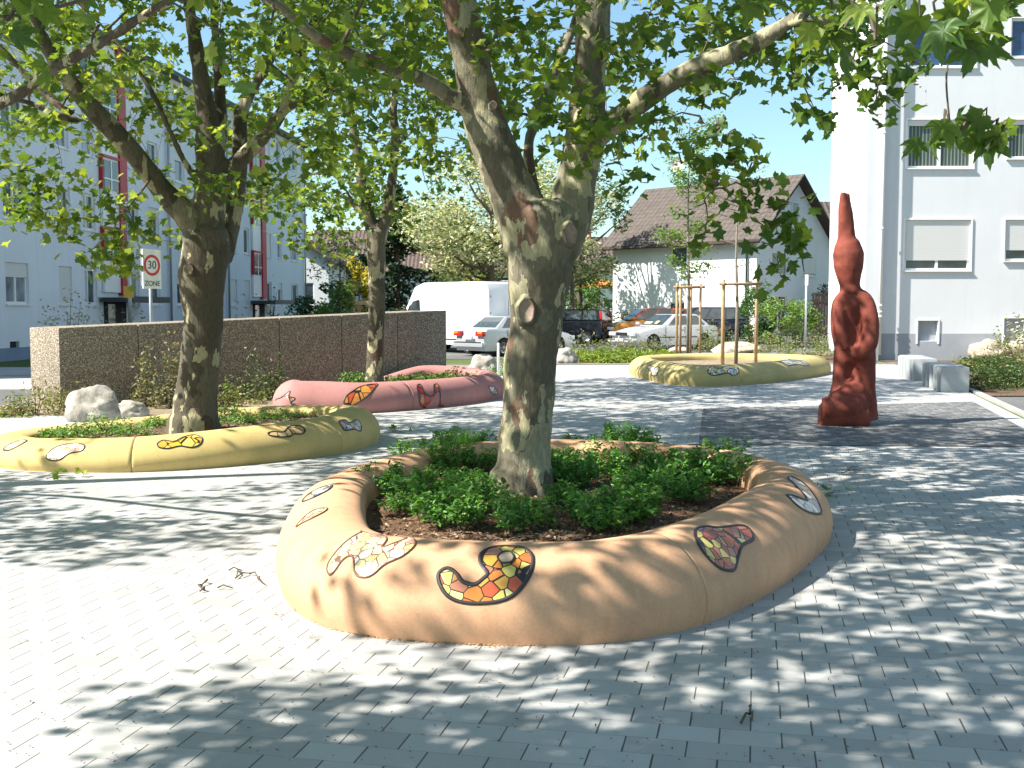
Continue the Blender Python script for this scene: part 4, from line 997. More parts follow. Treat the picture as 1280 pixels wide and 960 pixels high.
# bed along the wall
bedp = [(130, 520, .35, .35, ['dry', 'silver_l']), (178, 510, .3, .75, ['silver_l', 'dry']), (212, 512, .3, .95, ['dry', 'silver_l']), (300, 505, .6, .4, ['hedge_l', 'dry']), (330, 502, .35, .85, ['hedge', 'silver_l']), (352, 490, .5, .35, ['hedge_l', 'hedge']), (400, 478, .5, .5, ['hedge', 'hedge_l']), (440, 478, .4, .6, ['dry', 'hedge_l']), (505, 470, .3, .5, ['hedge', 'silver_l']), (538, 470, .3, .45, ['cotoneaster', 'hedge']),
        (90, 515, .4, .35, ['dry', 'silver_l']), (45, 520, .5, .5, ['dry', 'hedge_l']), (15, 522, .4, .25, ['dry', 'hedge_l']), (280, 510, .3, .3, ['dry', 'hedge_l']), (240, 505, .3, .4, ['dry', 'silver_l'])]
lab = ['small dry shrub beside the large boulder', 'grey-green twiggy shrub between the boulders and the trunk', 'tall dry stemmed plant just left of the trunk in the low yellow planter', 'spreading yellow-green shrub right of the trunk in the low yellow planter', 'upright leafy shrub against the wall behind the low yellow planter', 'low green plant beside the left end of the pink planter', 'rounded green shrub behind the crest of the pink planter', 'pale dry shrub at the foot of the slender tree by the wall', 'small shrub growing up the wall behind the pink rim', 'dark small plant near the free end of the pebble wall',
       'dry weeds at the foot of the sunlit wall end', 'leggy weed at the outer corner of the pebble wall', 'dry tuft at the far left edge of the plaza', 'low dry plant hard against the trunk in the low yellow planter', 'sparse plant against the wall left of the trunk']
for i, (px, py, r_, h, ms) in enumerate(bedp):
    p = G(px, py)
    shrub('bed_shrub', (p.x, p.y, .0), r_, r_ * .7, h, int(240 + 420 * h), .035, ms, [.6, .4], lab[i], 'shrub', 'shrubs in the bed along the pebble wall', stems=14, seed=60 + i, clumps=9, up=.4, shell=.2)
# shrub tip above the wall
p = AT(85, 410, 27.0)
shrub('tall_shrub', (p.x, p.y, 0), .8, .6, 2.15, 520, .05, ['silver_l', 'dry'], [.7, .3], 'sparse silvery shrub showing above the sunlit end of the wall', 'shrub', stems=30, clumps=26, seed=5, up=.3, sr=.01, shell=.2)
p = AT(150, 400, 33.0)
shrub('tall_shrub', (p.x, p.y, 0), .9, .6, 1.9, 420, .06, ['hedge', 'silver_l'], [.5, .5], 'dark sparse shrub in front of the red-striped entrance', 'shrub', stems=30, clumps=16, seed=6, sr=.01, shell=.2)
for i, (px, l) in enumerate([(305, 'thin dark shrub before the far entrance of the long block, left one'), (337, 'thin dark shrub before the far entrance of the long block, right one')]):
    p = AT(px, 400, 45.0)
    shrub('tall_shrub', (p.x, p.y, 0), .6, .5, 2.3, 260, .07, ['hedge', 'cotoneaster'], [.5, .5], l, 'shrub', stems=20, clumps=14, seed=9 + i, sr=.012, shell=.2)

# boulders
M['rock'] = speck('pale_boulder', (0.20, 0.18, 0.155), (0.36, 0.33, 0.29), (0.5, 0.46, 0.42), 7, bump=0.7, bd=.03)
M['rock2'] = speck('buff_boulder', (0.25, 0.20, 0.14), (0.42, 0.35, 0.27), (0.58, 0.5, 0.42), 6, bump=0.8, bd=.04)
def boulder(px, py, wpx, hpx, label, mt='rock', seed=0, z0=0.0, flat=1.0, asp=.8):
    g = G(px, py, z0); k = g.y / FPX; rx = wpx * k / 2; hz = hpx * k
    bm = bmesh.new(); bmesh.ops.create_icosphere(bm, subdivisions=4, radius=1)
    for v in bm.verts:
        d = v.co.normalized(); s_ = 1 + .28 * noise.noise(d * 1.3 + Vector((seed * 3.1, 0, 0))) + .10 * noise.noise(d * 3.5 + Vector((0, seed, 0))) + .03 * noise.noise(d * 11)
        q = noise.cell(d * 1.5 + Vector((seed, seed, 0))) * .05
        v.co = d * (s_ + q); v.co.x *= rx; v.co.y *= rx * asp; v.co.z *= hz * .68; v.co.z += hz * .36
    for f in bm.faces: f.smooth = True
    me = bpy.data.meshes.new('boulder'); bm.to_mesh(me); bm.free(); me.materials.append(M[mt])
    o = bpy.data.objects.new('boulder', me); col.objects.link(o); o.location = (g.x, g.y + rx * .6 * asp, z0); o.rotation_euler = (0, 0, 0)
    return tag(o, label, 'boulder')
boulder(111, 528, 72, 42, 'large smooth pale boulder at the end of the pebble wall', 'rock', 1)
boulder(163, 522, 38, 20, 'small pale rock between the large boulder and the trunk', 'rock', 2)
boulder(604, 468, 38, 24, 'mossy rounded boulder beyond the pink planter, left of the main trunk', 'rock', 3)
boulder(706, 456, 34, 20, 'grey boulder just right of the main trunk at the bed edge', 'rock', 4)
boulder(850, 442, 30, 8, 'low flat pale stone behind the ochre planter', 'rock2', 5)
boulder(925, 444, 62, 15, 'wide flat boulder behind the paired stakes', 'rock2', 6)
boulder(1172, 446, 46, 17, 'buff boulder behind the far granite bench', 'rock2', 7)
boulder(1205, 449, 34, 22, 'craggy buff boulder second in the row by the building', 'rock2', 8)
boulder(1243, 452, 52, 26, 'large pinkish boulder in the row by the building', 'rock2', 9)
boulder(1282, 452, 44, 30, 'buff boulder at the right edge of the photo, end of the row', 'rock2', 10)
boulder(1266, 446, 30, 24, 'boulder wedged behind the large pinkish one', 'rock2', 11)

# granite bench blocks
M['granite'] = speck('light_granite', (0.24, 0.26, 0.27), (0.33, 0.35, 0.36), (0.42, 0.44, 0.45), 160, rough=.6, bump=.1, bd=.003)
def bench(x, y, L, w, hgt, label, rz):
    mb = MB(); mb.box((0, 0, hgt / 2), (w, L, hgt)); o = mb.build('granite_bench', M['granite']); bevel(o, .015, 2)
    bm = bmesh.new(); bm.from_mesh(o.data)
    for q in range(5):                      # vertical flutes on the plaza side
        r_ = bmesh.ops.create_cone(bm, cap_ends=True, segments=10, radius1=.05, radius2=.05, depth=hgt - .04)
        for v in r_['verts']: v.co += Vector((-w / 2 - .005, -L / 2 + .18 + q * (L - .36) / 4, hgt / 2))
    bm.to_mesh(o.data); bm.free()
    o.location = (x, y, 0); o.rotation_euler = (0, 0, rz); return tag(o, label, 'bench', 'granite block benches')
RZB = -math.atan(.2)
bench(8.6 + .26 + .23, 23.45, 2.2, .53, .52, 'pale granite block bench nearer the camera at the plaza edge', RZB)
bench(9.3 + .27 + .25, 27.1, 2.3, .53, .52, 'pale granite block bench farther back, behind the nearer one', RZB)

# right bed plants
lbl = 'dense dark green ground cover shrub in the bed right of the granite benches'
cp = None
for i in range(26):
    px = random.uniform(1205, 1330); py = random.uniform(462, 494)
    p = G(px, py)
    if p.x < 9.15 + .25 + (p.y - 22.3) * .2: continue
    if cp is None: cp = shrub('cotoneaster', (p.x, p.y, 0), .8, .65, .42, 900, .035, ['cotoneaster', 'hedge', 'dry'], [.6, .3, .1], lbl, 'shrub', 'ground cover shrubs right of the benches', stems=8, seed=33, clumps=26, shell=.3)
    else: dup(cp, (p.x, p.y, 0), random.uniform(0, 6), random.uniform(.75, 1.1))
rs = [(1143, 443, .35, 1.0, ['hedge', 'shrub_b'], 0, 'slender green shrub rising behind the far granite bench'), (1165, 446, .7, .7, ['hedge', 'dry'], 14, 'loose flowering shrub under the cellar window'), (1190, 445, .7, .8, ['hedge', 'dry'], 16, 'rose shrub between the cellar windows'), (1228, 447, .6, 1.0, ['hedge', 'cotoneaster'], 14, 'rose shrub with white blossoms behind the large pinkish boulder'), (1262, 455, .9, 1.1, ['hedge_l', 'dry'], 24, 'pale flowering shrub over the boulders at the right'), (1285, 462, .9, 1.3, ['hedge_l', 'dry'], 26, 'tall pale flowering shrub at the right edge of the photo'), (1212, 465, .5, .35, ['hedge_l', 'dry'], 0, 'dry low plant at the corner of the near granite bench')]
for i, (px, py, r_, h, ms, fl, l) in enumerate(rs):
    p = G(px, py); shrub('rose_shrub', (p.x, p.y, 0), r_, r_ * .7, h, int(400 * h + 150), .05, ms, [.6, .4], l, 'shrub', 'flowering shrubs by the building', stems=16, seed=80 + i, clumps=12, flowers=fl, fsize=.07, shell=.2, up=.4)
# strip bed beyond the plaza
gcp = None
for i in range(44):
    px = 702 + i * 3.3 + random.uniform(-2, 2) if i < 42 else random.uniform(1100, 1135); py = random.uniform(446, 455) if i < 42 else 442
    p = G(px, py)
    if gcp is None: gcp = shrub('ground_cover_plant', (p.x, p.y, 0), .45, .4, .3, 260, .06, ['groundcover', 'hedge_l'], [.7, .3], 'bright yellow-green ground cover plant along the far edge of the plaza', 'plant', 'yellow-green ground cover along the far plaza edge', stems=0, seed=3, shell=.2)
    else: dup(gcp, (p.x, p.y, 0), random.uniform(0, 6), random.uniform(.7, 1.2))
fr = [(718, 447), (745, 446), (782, 446), (800, 444), (830, 442), (690, 448), (768, 442)]
for i, (px, py) in enumerate(fr):
    p = G(px, py); shrub('arching_shrub', (p.x, p.y + 1, 0), .7, .6, .62, 200, .06, ['silver_l', 'dry', 'hedge_l'], [.4, .3, .3], ['arching pale-leaved shrub left of the black car wheel', 'arching pale-leaved shrub in front of the black hatchback tail', 'arching pale-leaved shrub before the nose of the pale silver saloon', 'arching pale-leaved shrub before the headlights of the pale silver saloon', 'arching pale-leaved shrub before the front door of the pale silver saloon', 'arching pale-leaved shrub beside the boulder right of the main trunk', 'arching pale-leaved shrub between the black and silver cars'][i], 'shrub', 'arching shrubs before the parked cars', stems=20, seed=120 + i, clumps=14, flowers=5, fsize=.05, up=.3, shell=.2)
fr = [(885, 440, .9), (905, 438, 1.1), (960, 440, 1.0), (985, 437, 1.2), (1010, 437, 1.0), (1035, 438, .8), (870, 437, 1.3), (940, 434, 1.5), (1000, 430, .9), (975, 445, .4), (1025, 446, .35)]
for i, (px, py, h) in enumerate(fr):
    p = G(px, py); shrub('wispy_shrub', (p.x, p.y, 0), .9, .6, h, 420, .05, ['hedge_l', 'dry', 'silver_l'], [.45, .3, .25], ['wispy shrub between the two timber stake frames', 'wispy shrub just left of the paired stakes', 'wispy shrub right of the right stake behind the ochre planter', 'taller wispy shrub behind the right half of the ochre planter', 'wispy shrub in front of the slim sign pole', 'wispy shrub at the right end of the strip bed beside the sculpture', 'tall wispy shrub right of the four-post frame', 'tallest wispy shrub behind the thin young tree', 'low wispy shrub behind the slim sign pole', 'very low wispy plant at the bed edge behind the ochre planter', 'very low wispy plant at the bed edge left of the sculpture'][i], 'shrub', 'wispy shrubs behind the ochre planter', stems=26, seed=140 + i, clumps=18, up=.3, shell=.2)
p = G(590, 462); shrub('bed_shrub', (p.x + .4, p.y - 1.5, 0), .35, .3, .4, 260, .04, ['hedge', 'shrub_b'], [.5, .5], 'small green plant at the foot of the mossy boulder', 'shrub', 'shrubs in the bed along the pebble wall', seed=210, shell=.2)
p = G(625, 470); shrub('bed_shrub', (p.x, p.y, 0), .4, .3, .3, 260, .04, ['hedge', 'shrub_b'], [.5, .5], 'small green plant between the mossy boulder and the main trunk', 'shrub', 'shrubs in the bed along the pebble wall', seed=211, shell=.2)
# ================================================= PLANE TREES
# leaf density seen in each 40 px field of the photo (rows from the top), used to shape the crowns
CM = ["98567455788899998776889877887722", "88887556888889998766788865787210", "87777878877889987767876433345520", "67766788887788773656642424210000", "66443578878888654665344253100000",
      "65223567887998643354200253300000", "55223434688984100022000222200000", "11133320334420000010001111200000", "00023300002100000000000010100000", "00000000000000000000000000000000", "00000000000000000000000000000000", "00000000000000000000000000000000"]
CM = [[int(c) / 9 for c in r.ljust(32, '0')] for r in CM]
# ground shade seen in the photo, 40 px fields, rows from y = 600
GM = ["56777777775555555555555555566656", "54334445421112333444445566665565", "22221111210000122345666666556564", "00000000000001333445566565555655", "00000000000033433344455655565555",
      "00000000000001223344666766666766", "00000136776553333366666766766766", "00002588888887777777666666665565", "00001688888878877777676766766566"]
GM = [[int(c) / 9 for c in r] for r in GM]
def cell(mp, x, y0, y):
    i = int((y - y0) // 40); j = int(x // 40)
    if i < 0 or i >= len(mp) or j < 0 or j > 31: return None
    fy = (y - y0) / 40 - .5; fx = x / 40 - .5
    i0, j0 = max(0, min(len(mp) - 1, int(math.floor(fy)))), max(0, min(31, int(math.floor(fx))))
    i1, j1 = min(len(mp) - 1, i0 + 1), min(31, j0 + 1); ty, tx = max(0, min(1, fy - i0)), max(0, min(1, fx - j0))
    return (mp[i0][j0] * (1 - tx) + mp[i0][j1] * tx) * (1 - ty) + (mp[i1][j0] * (1 - tx) + mp[i1][j1] * tx) * ty
def shade_ok(p, rnd):
    u, v, f = proj(p - SUNV * ((p.z - .35) / SUNV.z))          # rims that lie in the sun
    if f > 1 and ((335 < u < 570 and 620 < v < 800) or (-20 < u < 350 and 535 < v < 600)) and rnd.random() > .12: return False
    if f > 1 and 570 < u < 1040 and 640 < v < 800 and rnd.random() > .75: return False
    for tx, ty, z0, z1 in ((.08, 8.9, .4, 3.4), (-3.7, 13.1, .3, 1.2)):     # sun reaches these trunks
        t = (p.x - tx) / SUNV.x
        if t > .6 and abs(p.y - SUNV.y * t - ty) < .42 and z0 < p.z - SUNV.z * t < z1 and rnd.random() > .38: return False
    q = p - SUNV * (p.z / SUNV.z); u, v, f = proj(q)
    if f < 0.5: return True
    if -240 < u < 1500 and 585 < v < 1130:
        g = min((cell(GM, min(1279, max(0, u + du)), 600, min(955, max(600, v + dv))) or 0) for du, dv in ((0, 0), (45, 0), (-45, 0), (0, 22), (0, -22)))
        g = .5 * g + .5 * (cell(GM, min(1279, max(0, u)), 600, min(955, max(600, v))) or 0)
        return rnd.random() < (0 if g < .14 else min(1.0, g * 1.5))
    return True
def crown(center, rad, n_in, n_out, seed, mode='vis', xlim=(-9999, 9999), zmin=2.5, vmax=9999):
    rnd = random.Random(seed); out = []; ci = co_ = 0; tries = 0
    while (ci < n_in or co_ < n_out) and tries < 400000:
        tries += 1
        d = Vector((rnd.gauss(0, 1), rnd.gauss(0, 1), rnd.gauss(0, 1))).normalized() * rnd.random() ** .38
        p = Vector((center[0] + d.x * rad[0], center[1] + d.y * rad[1], center[2] + d.z * rad[2]))
        if p.z < zmin: continue
        u, v, f = proj(p); m = 360 / max(f, .3)      # cluster size in px
        inn = f > 0.2 and -m < u < 1280 + m and -m < v < 960
        if inn:
            if mode == 'off' or ci >= n_in or not (xlim[0] < u < xlim[1]) or v > vmax: continue
            g = cell(CM, min(1279, max(0, u)), 0, max(0, v))
            if g is None or rnd.random() > g ** 1.5: continue
            g2 = cell(CM, min(1279, max(0, u)), 0, min(479, max(0, v + m * .5)))
            if g2 is not None and g2 < .08: continue
            if not shade_ok(p, rnd): continue
            ci += 1
        else:
            if co_ >= n_out: continue
            if f > .2 and f < 4 and abs(u - 640) < 900 and -500 < v < 960: continue
            if not shade_ok(p, rnd): continue
            co_ += 1
        out.append(p)
    return out
def limb3(pts, ext=0, extdir=None):
    """(px, py, Y, width px) -> centre line and radii; ext metres of tapering growth beyond the last point"""
    P = [AT(x, y, Y) for x, y, Y, w in pts]; r = [w * .5 * Y / FPX for x, y, Y, w in pts]
    if ext:
        d = (P[-1] - P[-2]).normalized(); e = Vector(extdir).normalized() if extdir else d
        r0 = r[-1]
        for k in range(1, 6):
            f = k / 5; dd = (d * (1 - f) + e * f).normalized()
            P.append(P[-1] + dd * ext / 5 + Vector((math.sin(k * 2.1 + r0 * 90), math.cos(k * 1.7 + r0 * 70), 0)) * .08); r.append(r0 * (1 - .8 * f))
    n = 5; C = catmull(P, n); rr = []
    for i in range(len(P) - 1):
        for k in range(n): rr.append(r[i] + (r[i + 1] - r[i]) * k / n)
    rr.append(r[-1]); return C, rr
KEEP = [(1034, 225, 1112, 545), (183, 314, 197, 360), (640, 345, 690, 420), (1000, 330, 1112, 470), (838, 204, 858, 228)]
def clear_view(Pl):
    out = []
    for p in Pl:
        u, v, f = proj(p)
        if f > 0 and any(a - 8 < u < c + 8 and b_ - 8 < v < d + 8 for a, b_, c, d in KEEP): continue
        out.append(p)
    return out
def plane_tree(label, limbs, base, clusters, voxel, leaf=.075, per=20, spread=.26, bark_m='bark', seed=1, mats=('leaf_a', 'leaf_b', 'leaf_c'), probs=(.5, .3, .2), flare=1.35, lodk='plane', twig_r=1.0, scars=()):
    root = empty('plane_tree', base, label, 'tree', 'plane trees on the plaza')
    mb = MB(); nodes = []
    for C, rr in limbs:
        mb.tube(C, rr, 14, jit=.10)
        nodes += [(p, r) for p, r in zip(C, rr) if r < .16]
    C0, r0 = limbs[0]
    b0 = C0[0]; mb.tube([b0 + Vector((0, 0, -.25)), b0 + Vector((0, 0, -.02)), b0 + Vector((0, 0, .10)), b0 + Vector((0, 0, .28))], [r0[0] * flare * 1.1, r0[0] * flare, r0[0] * (1 + (flare - 1) * .45), r0[0]], 14, jit=.25)
    rel(root, mb); o = mb.build('trunk', M[bark_m], root, smooth=True)
    baked(o, [('REMESH', dict(mode='VOXEL', voxel_size=voxel, use_smooth_shade=True)), ('SMOOTH', dict(factor=.6, iterations=5))])
    roughen(o, 5, .012, 16, .005)
    for (px, py, Y, w, h, l) in scars:
        c = AT(px, py, Y) - root.location; d = Vector((0, -1, .05)).normalized() if l != 'r' else Vector((.55, -.8, 0)).normalized()
        q = d.to_track_quat('Z', 'Y').to_matrix(); k_ = Y / FPX; rx, rz = w * k_ / 2, h * k_ / 2; vs = []; N = 18
        for (f, o_) in ((1.5, -.05), (1.22, -.002), (1.0, .014), (.86, -.004), (.0, -.006)):
            for k in range(N): th = 2 * math.pi * k / N; wb = 1 + .09 * math.sin(th * 2 + px) + .05 * math.sin(th * 5); vs.append(c + q @ Vector((math.cos(th) * rx * f * wb, math.sin(th) * rz * f * wb, o_)))
        fs = [(i * N + k, i * N + (k + 1) % N, (i + 1) * N + (k + 1) % N, (i + 1) * N + k) for i in range(4) for k in range(N)]
        m_ = MB(); m_.add(vs, fs); m_.mi = [0 if i < 2 * N else 1 for i in range(len(fs))]
        m_.build('branch_scar', [M[bark_m], M['scar']], root, smooth=True)
    # twigs: link every cluster to the nearest existing wood
    cl = list(clusters); P = np.array([list(n[0]) for n in nodes]); Rr = [n[1] for n in nodes]
    cl.sort(key=lambda c: float(np.min(((P - np.array(c)) ** 2).sum(1))))
    cap = len(P) + len(cl) * 3; buf = np.zeros((cap, 3)); buf[:len(P)] = P; cnt = len(P); rr_ = list(Rr)
    tw = MB(); rnd = random.Random(seed); cl_drop = set()
    for c in cl:
        d2 = ((buf[:cnt] - np.array(c)) ** 2).sum(1); i = int(np.argmin(d2)); a = Vector(buf[i]); L = math.sqrt(float(d2[i])); fu = proj(c)
        if L > 1.15 and fu[2] > 0 and -60 < fu[0] < 1340 and fu[1] > -60: cl_drop.add(id(c)); continue
        r_ = min(.012 + .012 * L, rr_[i] * .75) * twig_r
        off = Vector((rnd.uniform(-.12, .12), rnd.uniform(-.12, .12), rnd.uniform(0, .16))) * L
        m1 = a.lerp(c, .35) + off; m2 = a.lerp(c, .7) + off * .8
        tw.tube([a, m1, m2, c], [r_, r_ * .8, r_ * .6, r_ * .35], 5, cap=False)
        for q, s_ in ((m1, .8), (m2, .6), (c, .4)): buf[cnt] = q; rr_.append(max(.006, r_ * s_)); cnt += 1
    rel(root, tw).build('twigs', M['twig'], root, smooth=True)['kind'] = 'stuff'
    Pl = []
    for c in cl:
        if id(c) in cl_drop: continue
        k = per + rnd.randint(-5, 6)
        for _ in range(k):
            Pl.append((c.x + rnd.gauss(0, spread * .55), c.y + rnd.gauss(0, spread * .55), c.z + rnd.gauss(0, spread * .42)))
    Pl = clear_view(Pl)
    leaves('crown', Pl, leaf, [M[m] for m in mats], probs, lodk, .75, .35, parent=root, origin=base)
    return root
UPV = lambda x, y: (x, y, 1)
Ym = 8.9
L_trunk = limb3([(651, 628, Ym, 80), (653, 590, Ym, 70), (656, 545, Ym, 67), (660, 500, Ym, 66), (665, 440, Ym, 67), (671, 390, Ym, 68), (675, 340, Ym, 80), (679, 300, Ym, 88), (680, 268, Ym, 88), (680, 252, Ym, 60)])
L_l = limb3([(662, 310, Ym, 68), (652, 268, Ym, 66), (632, 222, Ym, 58), (610, 165, Ym, 55), (600, 125, Ym, 50), (588, 70, Ym - .1, 44), (574, 0, Ym - .15, 43)], 4.2, (-.15, -.1, 1))
L_r = limb3([(696, 312, Ym, 62), (713, 262, Ym, 56), (724, 205, Ym, 49), (732, 158, Ym, 52), (736, 100, Ym, 40), (741, 50, Ym, 42), (742, 0, Ym, 43)], 4.2, (.1, .1, 1))
L_ll = limb3([(596, 140, Ym, 24), (573, 128, Ym - .1, 22), (530, 100, Ym - .3, 19), (480, 82, Ym - .5, 17), (425, 62, Ym - .7, 15), (385, 38, Ym - .85, 15), (350, 8, Ym - 1, 13)], 1.5, (-.8, -.2, .5))
L_m = limb3([(672, 258, Ym + .1, 26), (664, 225, Ym + .3, 16), (661, 180, Ym + .4, 15), (674, 140, Ym + .5, 14), (690, 100, Ym + .6, 14), (704, 62, Ym + .7, 13), (722, 20, Ym + .9, 12)], 2.0, (.3, .3, 1))
L_rb = limb3([(735, 180, Ym, 34), (757, 163, Ym - .05, 30), (800, 128, Ym - .2, 28), (850, 96, Ym - .4, 26), (900, 72, Ym - .6, 25), (950, 50, Ym - .8, 22), (1000, 18, Ym - 1.0, 20), (1030, -12, Ym - 1.1, 17)], 1.6, (.9, -.2, .3))
L_h = limb3([(880, 86, 8.4, 8), (884, 105, 8.4, 6), (876, 140, 8.3, 5), (868, 175, 8.2, 4), (864, 215, 8.15, 3)])
L_h2 = limb3([(874, 145, 8.3, 5), (890, 165, 8.2, 4), (905, 190, 8.1, 4), (935, 215, 8.0, 4), (950, 245, 7.95, 3), (975, 275, 7.9, 3), (985, 310, 7.9, 2)])
L_t = limb3([(985, 30, 7.9, 12), (1030, 25, 7.7, 9), (1055, 62, 7.6, 8), (1078, 88, 7.5, 8), (1100, 100, 7.4, 6), (1140, 104, 7.3, 5), (1158, 115, 7.2, 4), (1166, 132, 7.2, 3)])
cmain = crown((.6, 9.8, 6.2), (5.0, 4.2, 3.9), 128, 640, 3, xlim=(330, 1100), zmin=2.0)
def shade_fill(n, seed, v0, u0, u1, z0, z1):
    """leaf clumps high above and to the left of the camera that shade the dark fields of the paving"""
    rnd = random.Random(seed); out = []; t = 0
    while len(out) < n and t < 20000:
        t += 1; u, v = rnd.uniform(u0, u1), rnd.uniform(v0, 1010); g = cell(GM, min(1279, max(0, u)), 600, min(955, v)) or 0
        if rnd.random() > g * g * 1.5: continue
        z = rnd.uniform(z0, z1); p = G(u, v) + SUNV * (z / SUNV.z); a, b_, f = proj(p); m = 500 / max(f, .3)
        if f > .2 and -m < a < 1280 + m and b_ > -m: continue
        if not shade_ok(p, rnd): continue
        out.append(p)
    return out
def px_clusters(lst): return [AT(x, y, Y) for x, y, Y in lst]
hang = [(868, 190, 8.1), (845, 192, 8.1), (852, 205, 8.1), (895, 165, 8.2), (905, 180, 8.1), (925, 165, 8.1), (915, 205, 8.0), (930, 190, 8.0), (890, 205, 8.0), (945, 205, 8.0), (955, 225, 7.9), (935, 235, 8.0), (905, 235, 8.0), (880, 250, 8.0), (885, 275, 8.0), (880, 300, 8.0), (930, 250, 7.9), (965, 250, 7.9), (985, 255, 7.9), (975, 280, 7.9), (995, 290, 7.9), (1000, 320, 7.9), (980, 320, 7.9), (970, 340, 7.9), (1005, 340, 7.9), (950, 295, 7.9), (1000, 270, 7.8), (990, 90, 8.0), (1000, 130, 7.9), (1020, 140, 7.9), (1035, 150, 7.9), (985, 75, 8), (1010, 60, 7.9), (900, 110, 8.3), (925, 100, 8.2), (880, 120, 8.3), (800, 165, 8.4), (830, 150, 8.4), (815, 110, 8.5), (775, 60, 8.6), (1045, 45, 7.7), (1060, 90, 7.6), (1085, 80, 7.5), (1110, 95, 7.4), (1095, 125, 7.4), (1125, 135, 7.4), (1040, 75, 7.7), (1130, 90, 7.3), (1090, 60, 7.5), (1120, 60, 7.5), (1075, 30, 7.7), (1105, 40, 7.6), (1150, 80, 7.3)]
root_main = plane_tree('largest plane tree with mottled forked trunk growing from the apricot planter', [L_trunk, L_l, L_r, L_ll, L_m, L_rb, L_h, L_h2, L_t], (AT(651, 612, Ym).x, Ym, .2), cmain, .022, per=24, spread=.28, bark_m='bark', seed=1,
           scars=[(658, 388, Ym - .232, 21, 28, 'f'), (713, 292, Ym - .22, 18, 26, 'r'), (616, 132, Ym - .155, 9, 10, 'f')])
# finer hanging sprays of the main tree
rnd = random.Random(5); hp = px_clusters(hang); Pl = []; tw = MB(); W = [p for L in (L_h, L_h2, L_t, L_rb) for p in L[0]]
for c in sorted(hp, key=lambda c: min((c - w).length for w in W)):
    a = min(W, key=lambda w: (c - w).length); m_ = a.lerp(c, .5) + Vector((0, 0, .04)); tw.tube([a, m_, c], [.008, .006, .003], 5, cap=False); W += [m_, c]
    for _ in range(rnd.randint(5, 9)): Pl.append((c.x + rnd.gauss(0, .075), c.y + rnd.gauss(0, .12), c.z + rnd.gauss(0, .07)))
leaves('hanging_leaves', clear_view(Pl), .075, [M['leaf_a'], M['leaf_b'], M['leaf_c']], [.4, .45, .15], 'plane', .55, .6, parent=root_main, origin=root_main.location)
rel(root_main, tw).build('hanging_twigs', M['twig'], root_main, smooth=True)['kind'] = 'stuff'
for (x, y) in [(846, 174), (812, 173), (962, 335), (1048, 105), (1046, 142), (985, 338), (898, 160), (1050, 110)]:
    c = AT(x, y, 8.0) - root_main.location
    sb = MB(); sb.tube([c + Vector((0, 0, .07)), c], .0015, 4); sb.tube([c + Vector((0, 0, .013)), c + Vector((0, 0, .006)), c + Vector((0, 0, -.006)), c + Vector((0, 0, -.013))], [.004, .013, .013, .004], 7)
    sb.build('seed_ball', M['twig'], root_main, smooth=True)

Y2 = 13.1
t2 = [limb3([(243, 548, Y2, 62), (244, 520, Y2, 58), (246, 480, Y2, 52), (251, 440, Y2, 48), (254, 400, Y2, 49), (252, 350, Y2, 58), (256, 320, Y2, 60), (258, 285, Y2, 52)]),
      limb3([(256, 300, Y2, 36), (232, 268, Y2 - .1, 33), (205, 240, Y2 - .2, 28), (178, 205, Y2 - .4, 26), (148, 170, Y2 - .6, 25), (110, 130, Y2 - .8, 23), (82, 95, Y2 - 1, 20), (60, 62, Y2 - 1.1, 17), (42, 20, Y2 - 1.2, 14)], 3.0, (-.4, 0, 1)),
      limb3([(100, 152, Y2 - .8, 11), (75, 145, Y2 - .9, 10), (40, 130, Y2 - 1, 9), (5, 120, Y2 - 1.1, 8)], 1.5, (-1, 0, .4)),
      limb3([(90, 143, Y2 - .7, 10), (65, 125, Y2 - .6, 11), (30, 90, Y2 - .5, 10), (5, 65, Y2 - .5, 9)], 1.8, (-.7, 0, .8)),
      limb3([(259, 290, Y2, 42), (264, 230, Y2, 40), (262, 180, Y2, 36), (257, 135, Y2, 24), (250, 90, Y2, 21), (242, 40, Y2, 17), (236, 0, Y2, 15)], 3.5, (-.1, .1, 1)),
      limb3([(270, 215, Y2 + .1, 22), (275, 160, Y2 + .2, 17), (274, 100, Y2 + .3, 14), (270, 50, Y2 + .3, 12), (268, 0, Y2 + .3, 11)], 3.2, (.1, .2, 1)),
      limb3([(272, 235, Y2, 26), (300, 200, Y2, 21), (330, 170, Y2, 18), (352, 140, Y2, 16), (368, 95, Y2, 13), (382, 50, Y2, 11), (402, 0, Y2, 10)], 2.8, (.4, 0, 1)),
      limb3([(350, 145, Y2, 11), (375, 126, Y2, 9), (405, 114, Y2, 7), (435, 112, Y2, 5)]),
      limb3([(277, 325, Y2 + .15, 26), (284, 300, Y2 + .3, 25), (294, 250, Y2 + .4, 23), (300, 200, Y2 + .5, 20), (300, 150, Y2 + .6, 19), (312, 118, Y2 + .7, 15), (330, 90, Y2 + .7, 12), (345, 60, Y2 + .8, 9)], 2.0, (.4, .3, 1)),
      limb3([(250, 232, Y2 - .1, 10), (232, 205, Y2 - .2, 9), (213, 165, Y2 - .3, 8), (195, 125, Y2 - .3, 8), (165, 75, Y2 - .3, 7), (140, 45, Y2 - .3, 7), (100, 5, Y2 - .3, 6)], 1.5, (-.4, 0, 1))]
c2 = crown((-3.9, 14.3, 5.7), (4.3, 3.4, 3.3), 160, 480, 8, xlim=(-200, 440), zmin=1.9)
c2 += px_clusters([(x, y, 12.2) for x, y in [(15, 250), (40, 262), (60, 275), (75, 285), (35, 225), (55, 240), (20, 215), (80, 225), (122, 318), (135, 325), (150, 310), (165, 300), (170, 285), (160, 335), (145, 282), (160, 260), (70, 270), (12, 270), (128, 250)]])
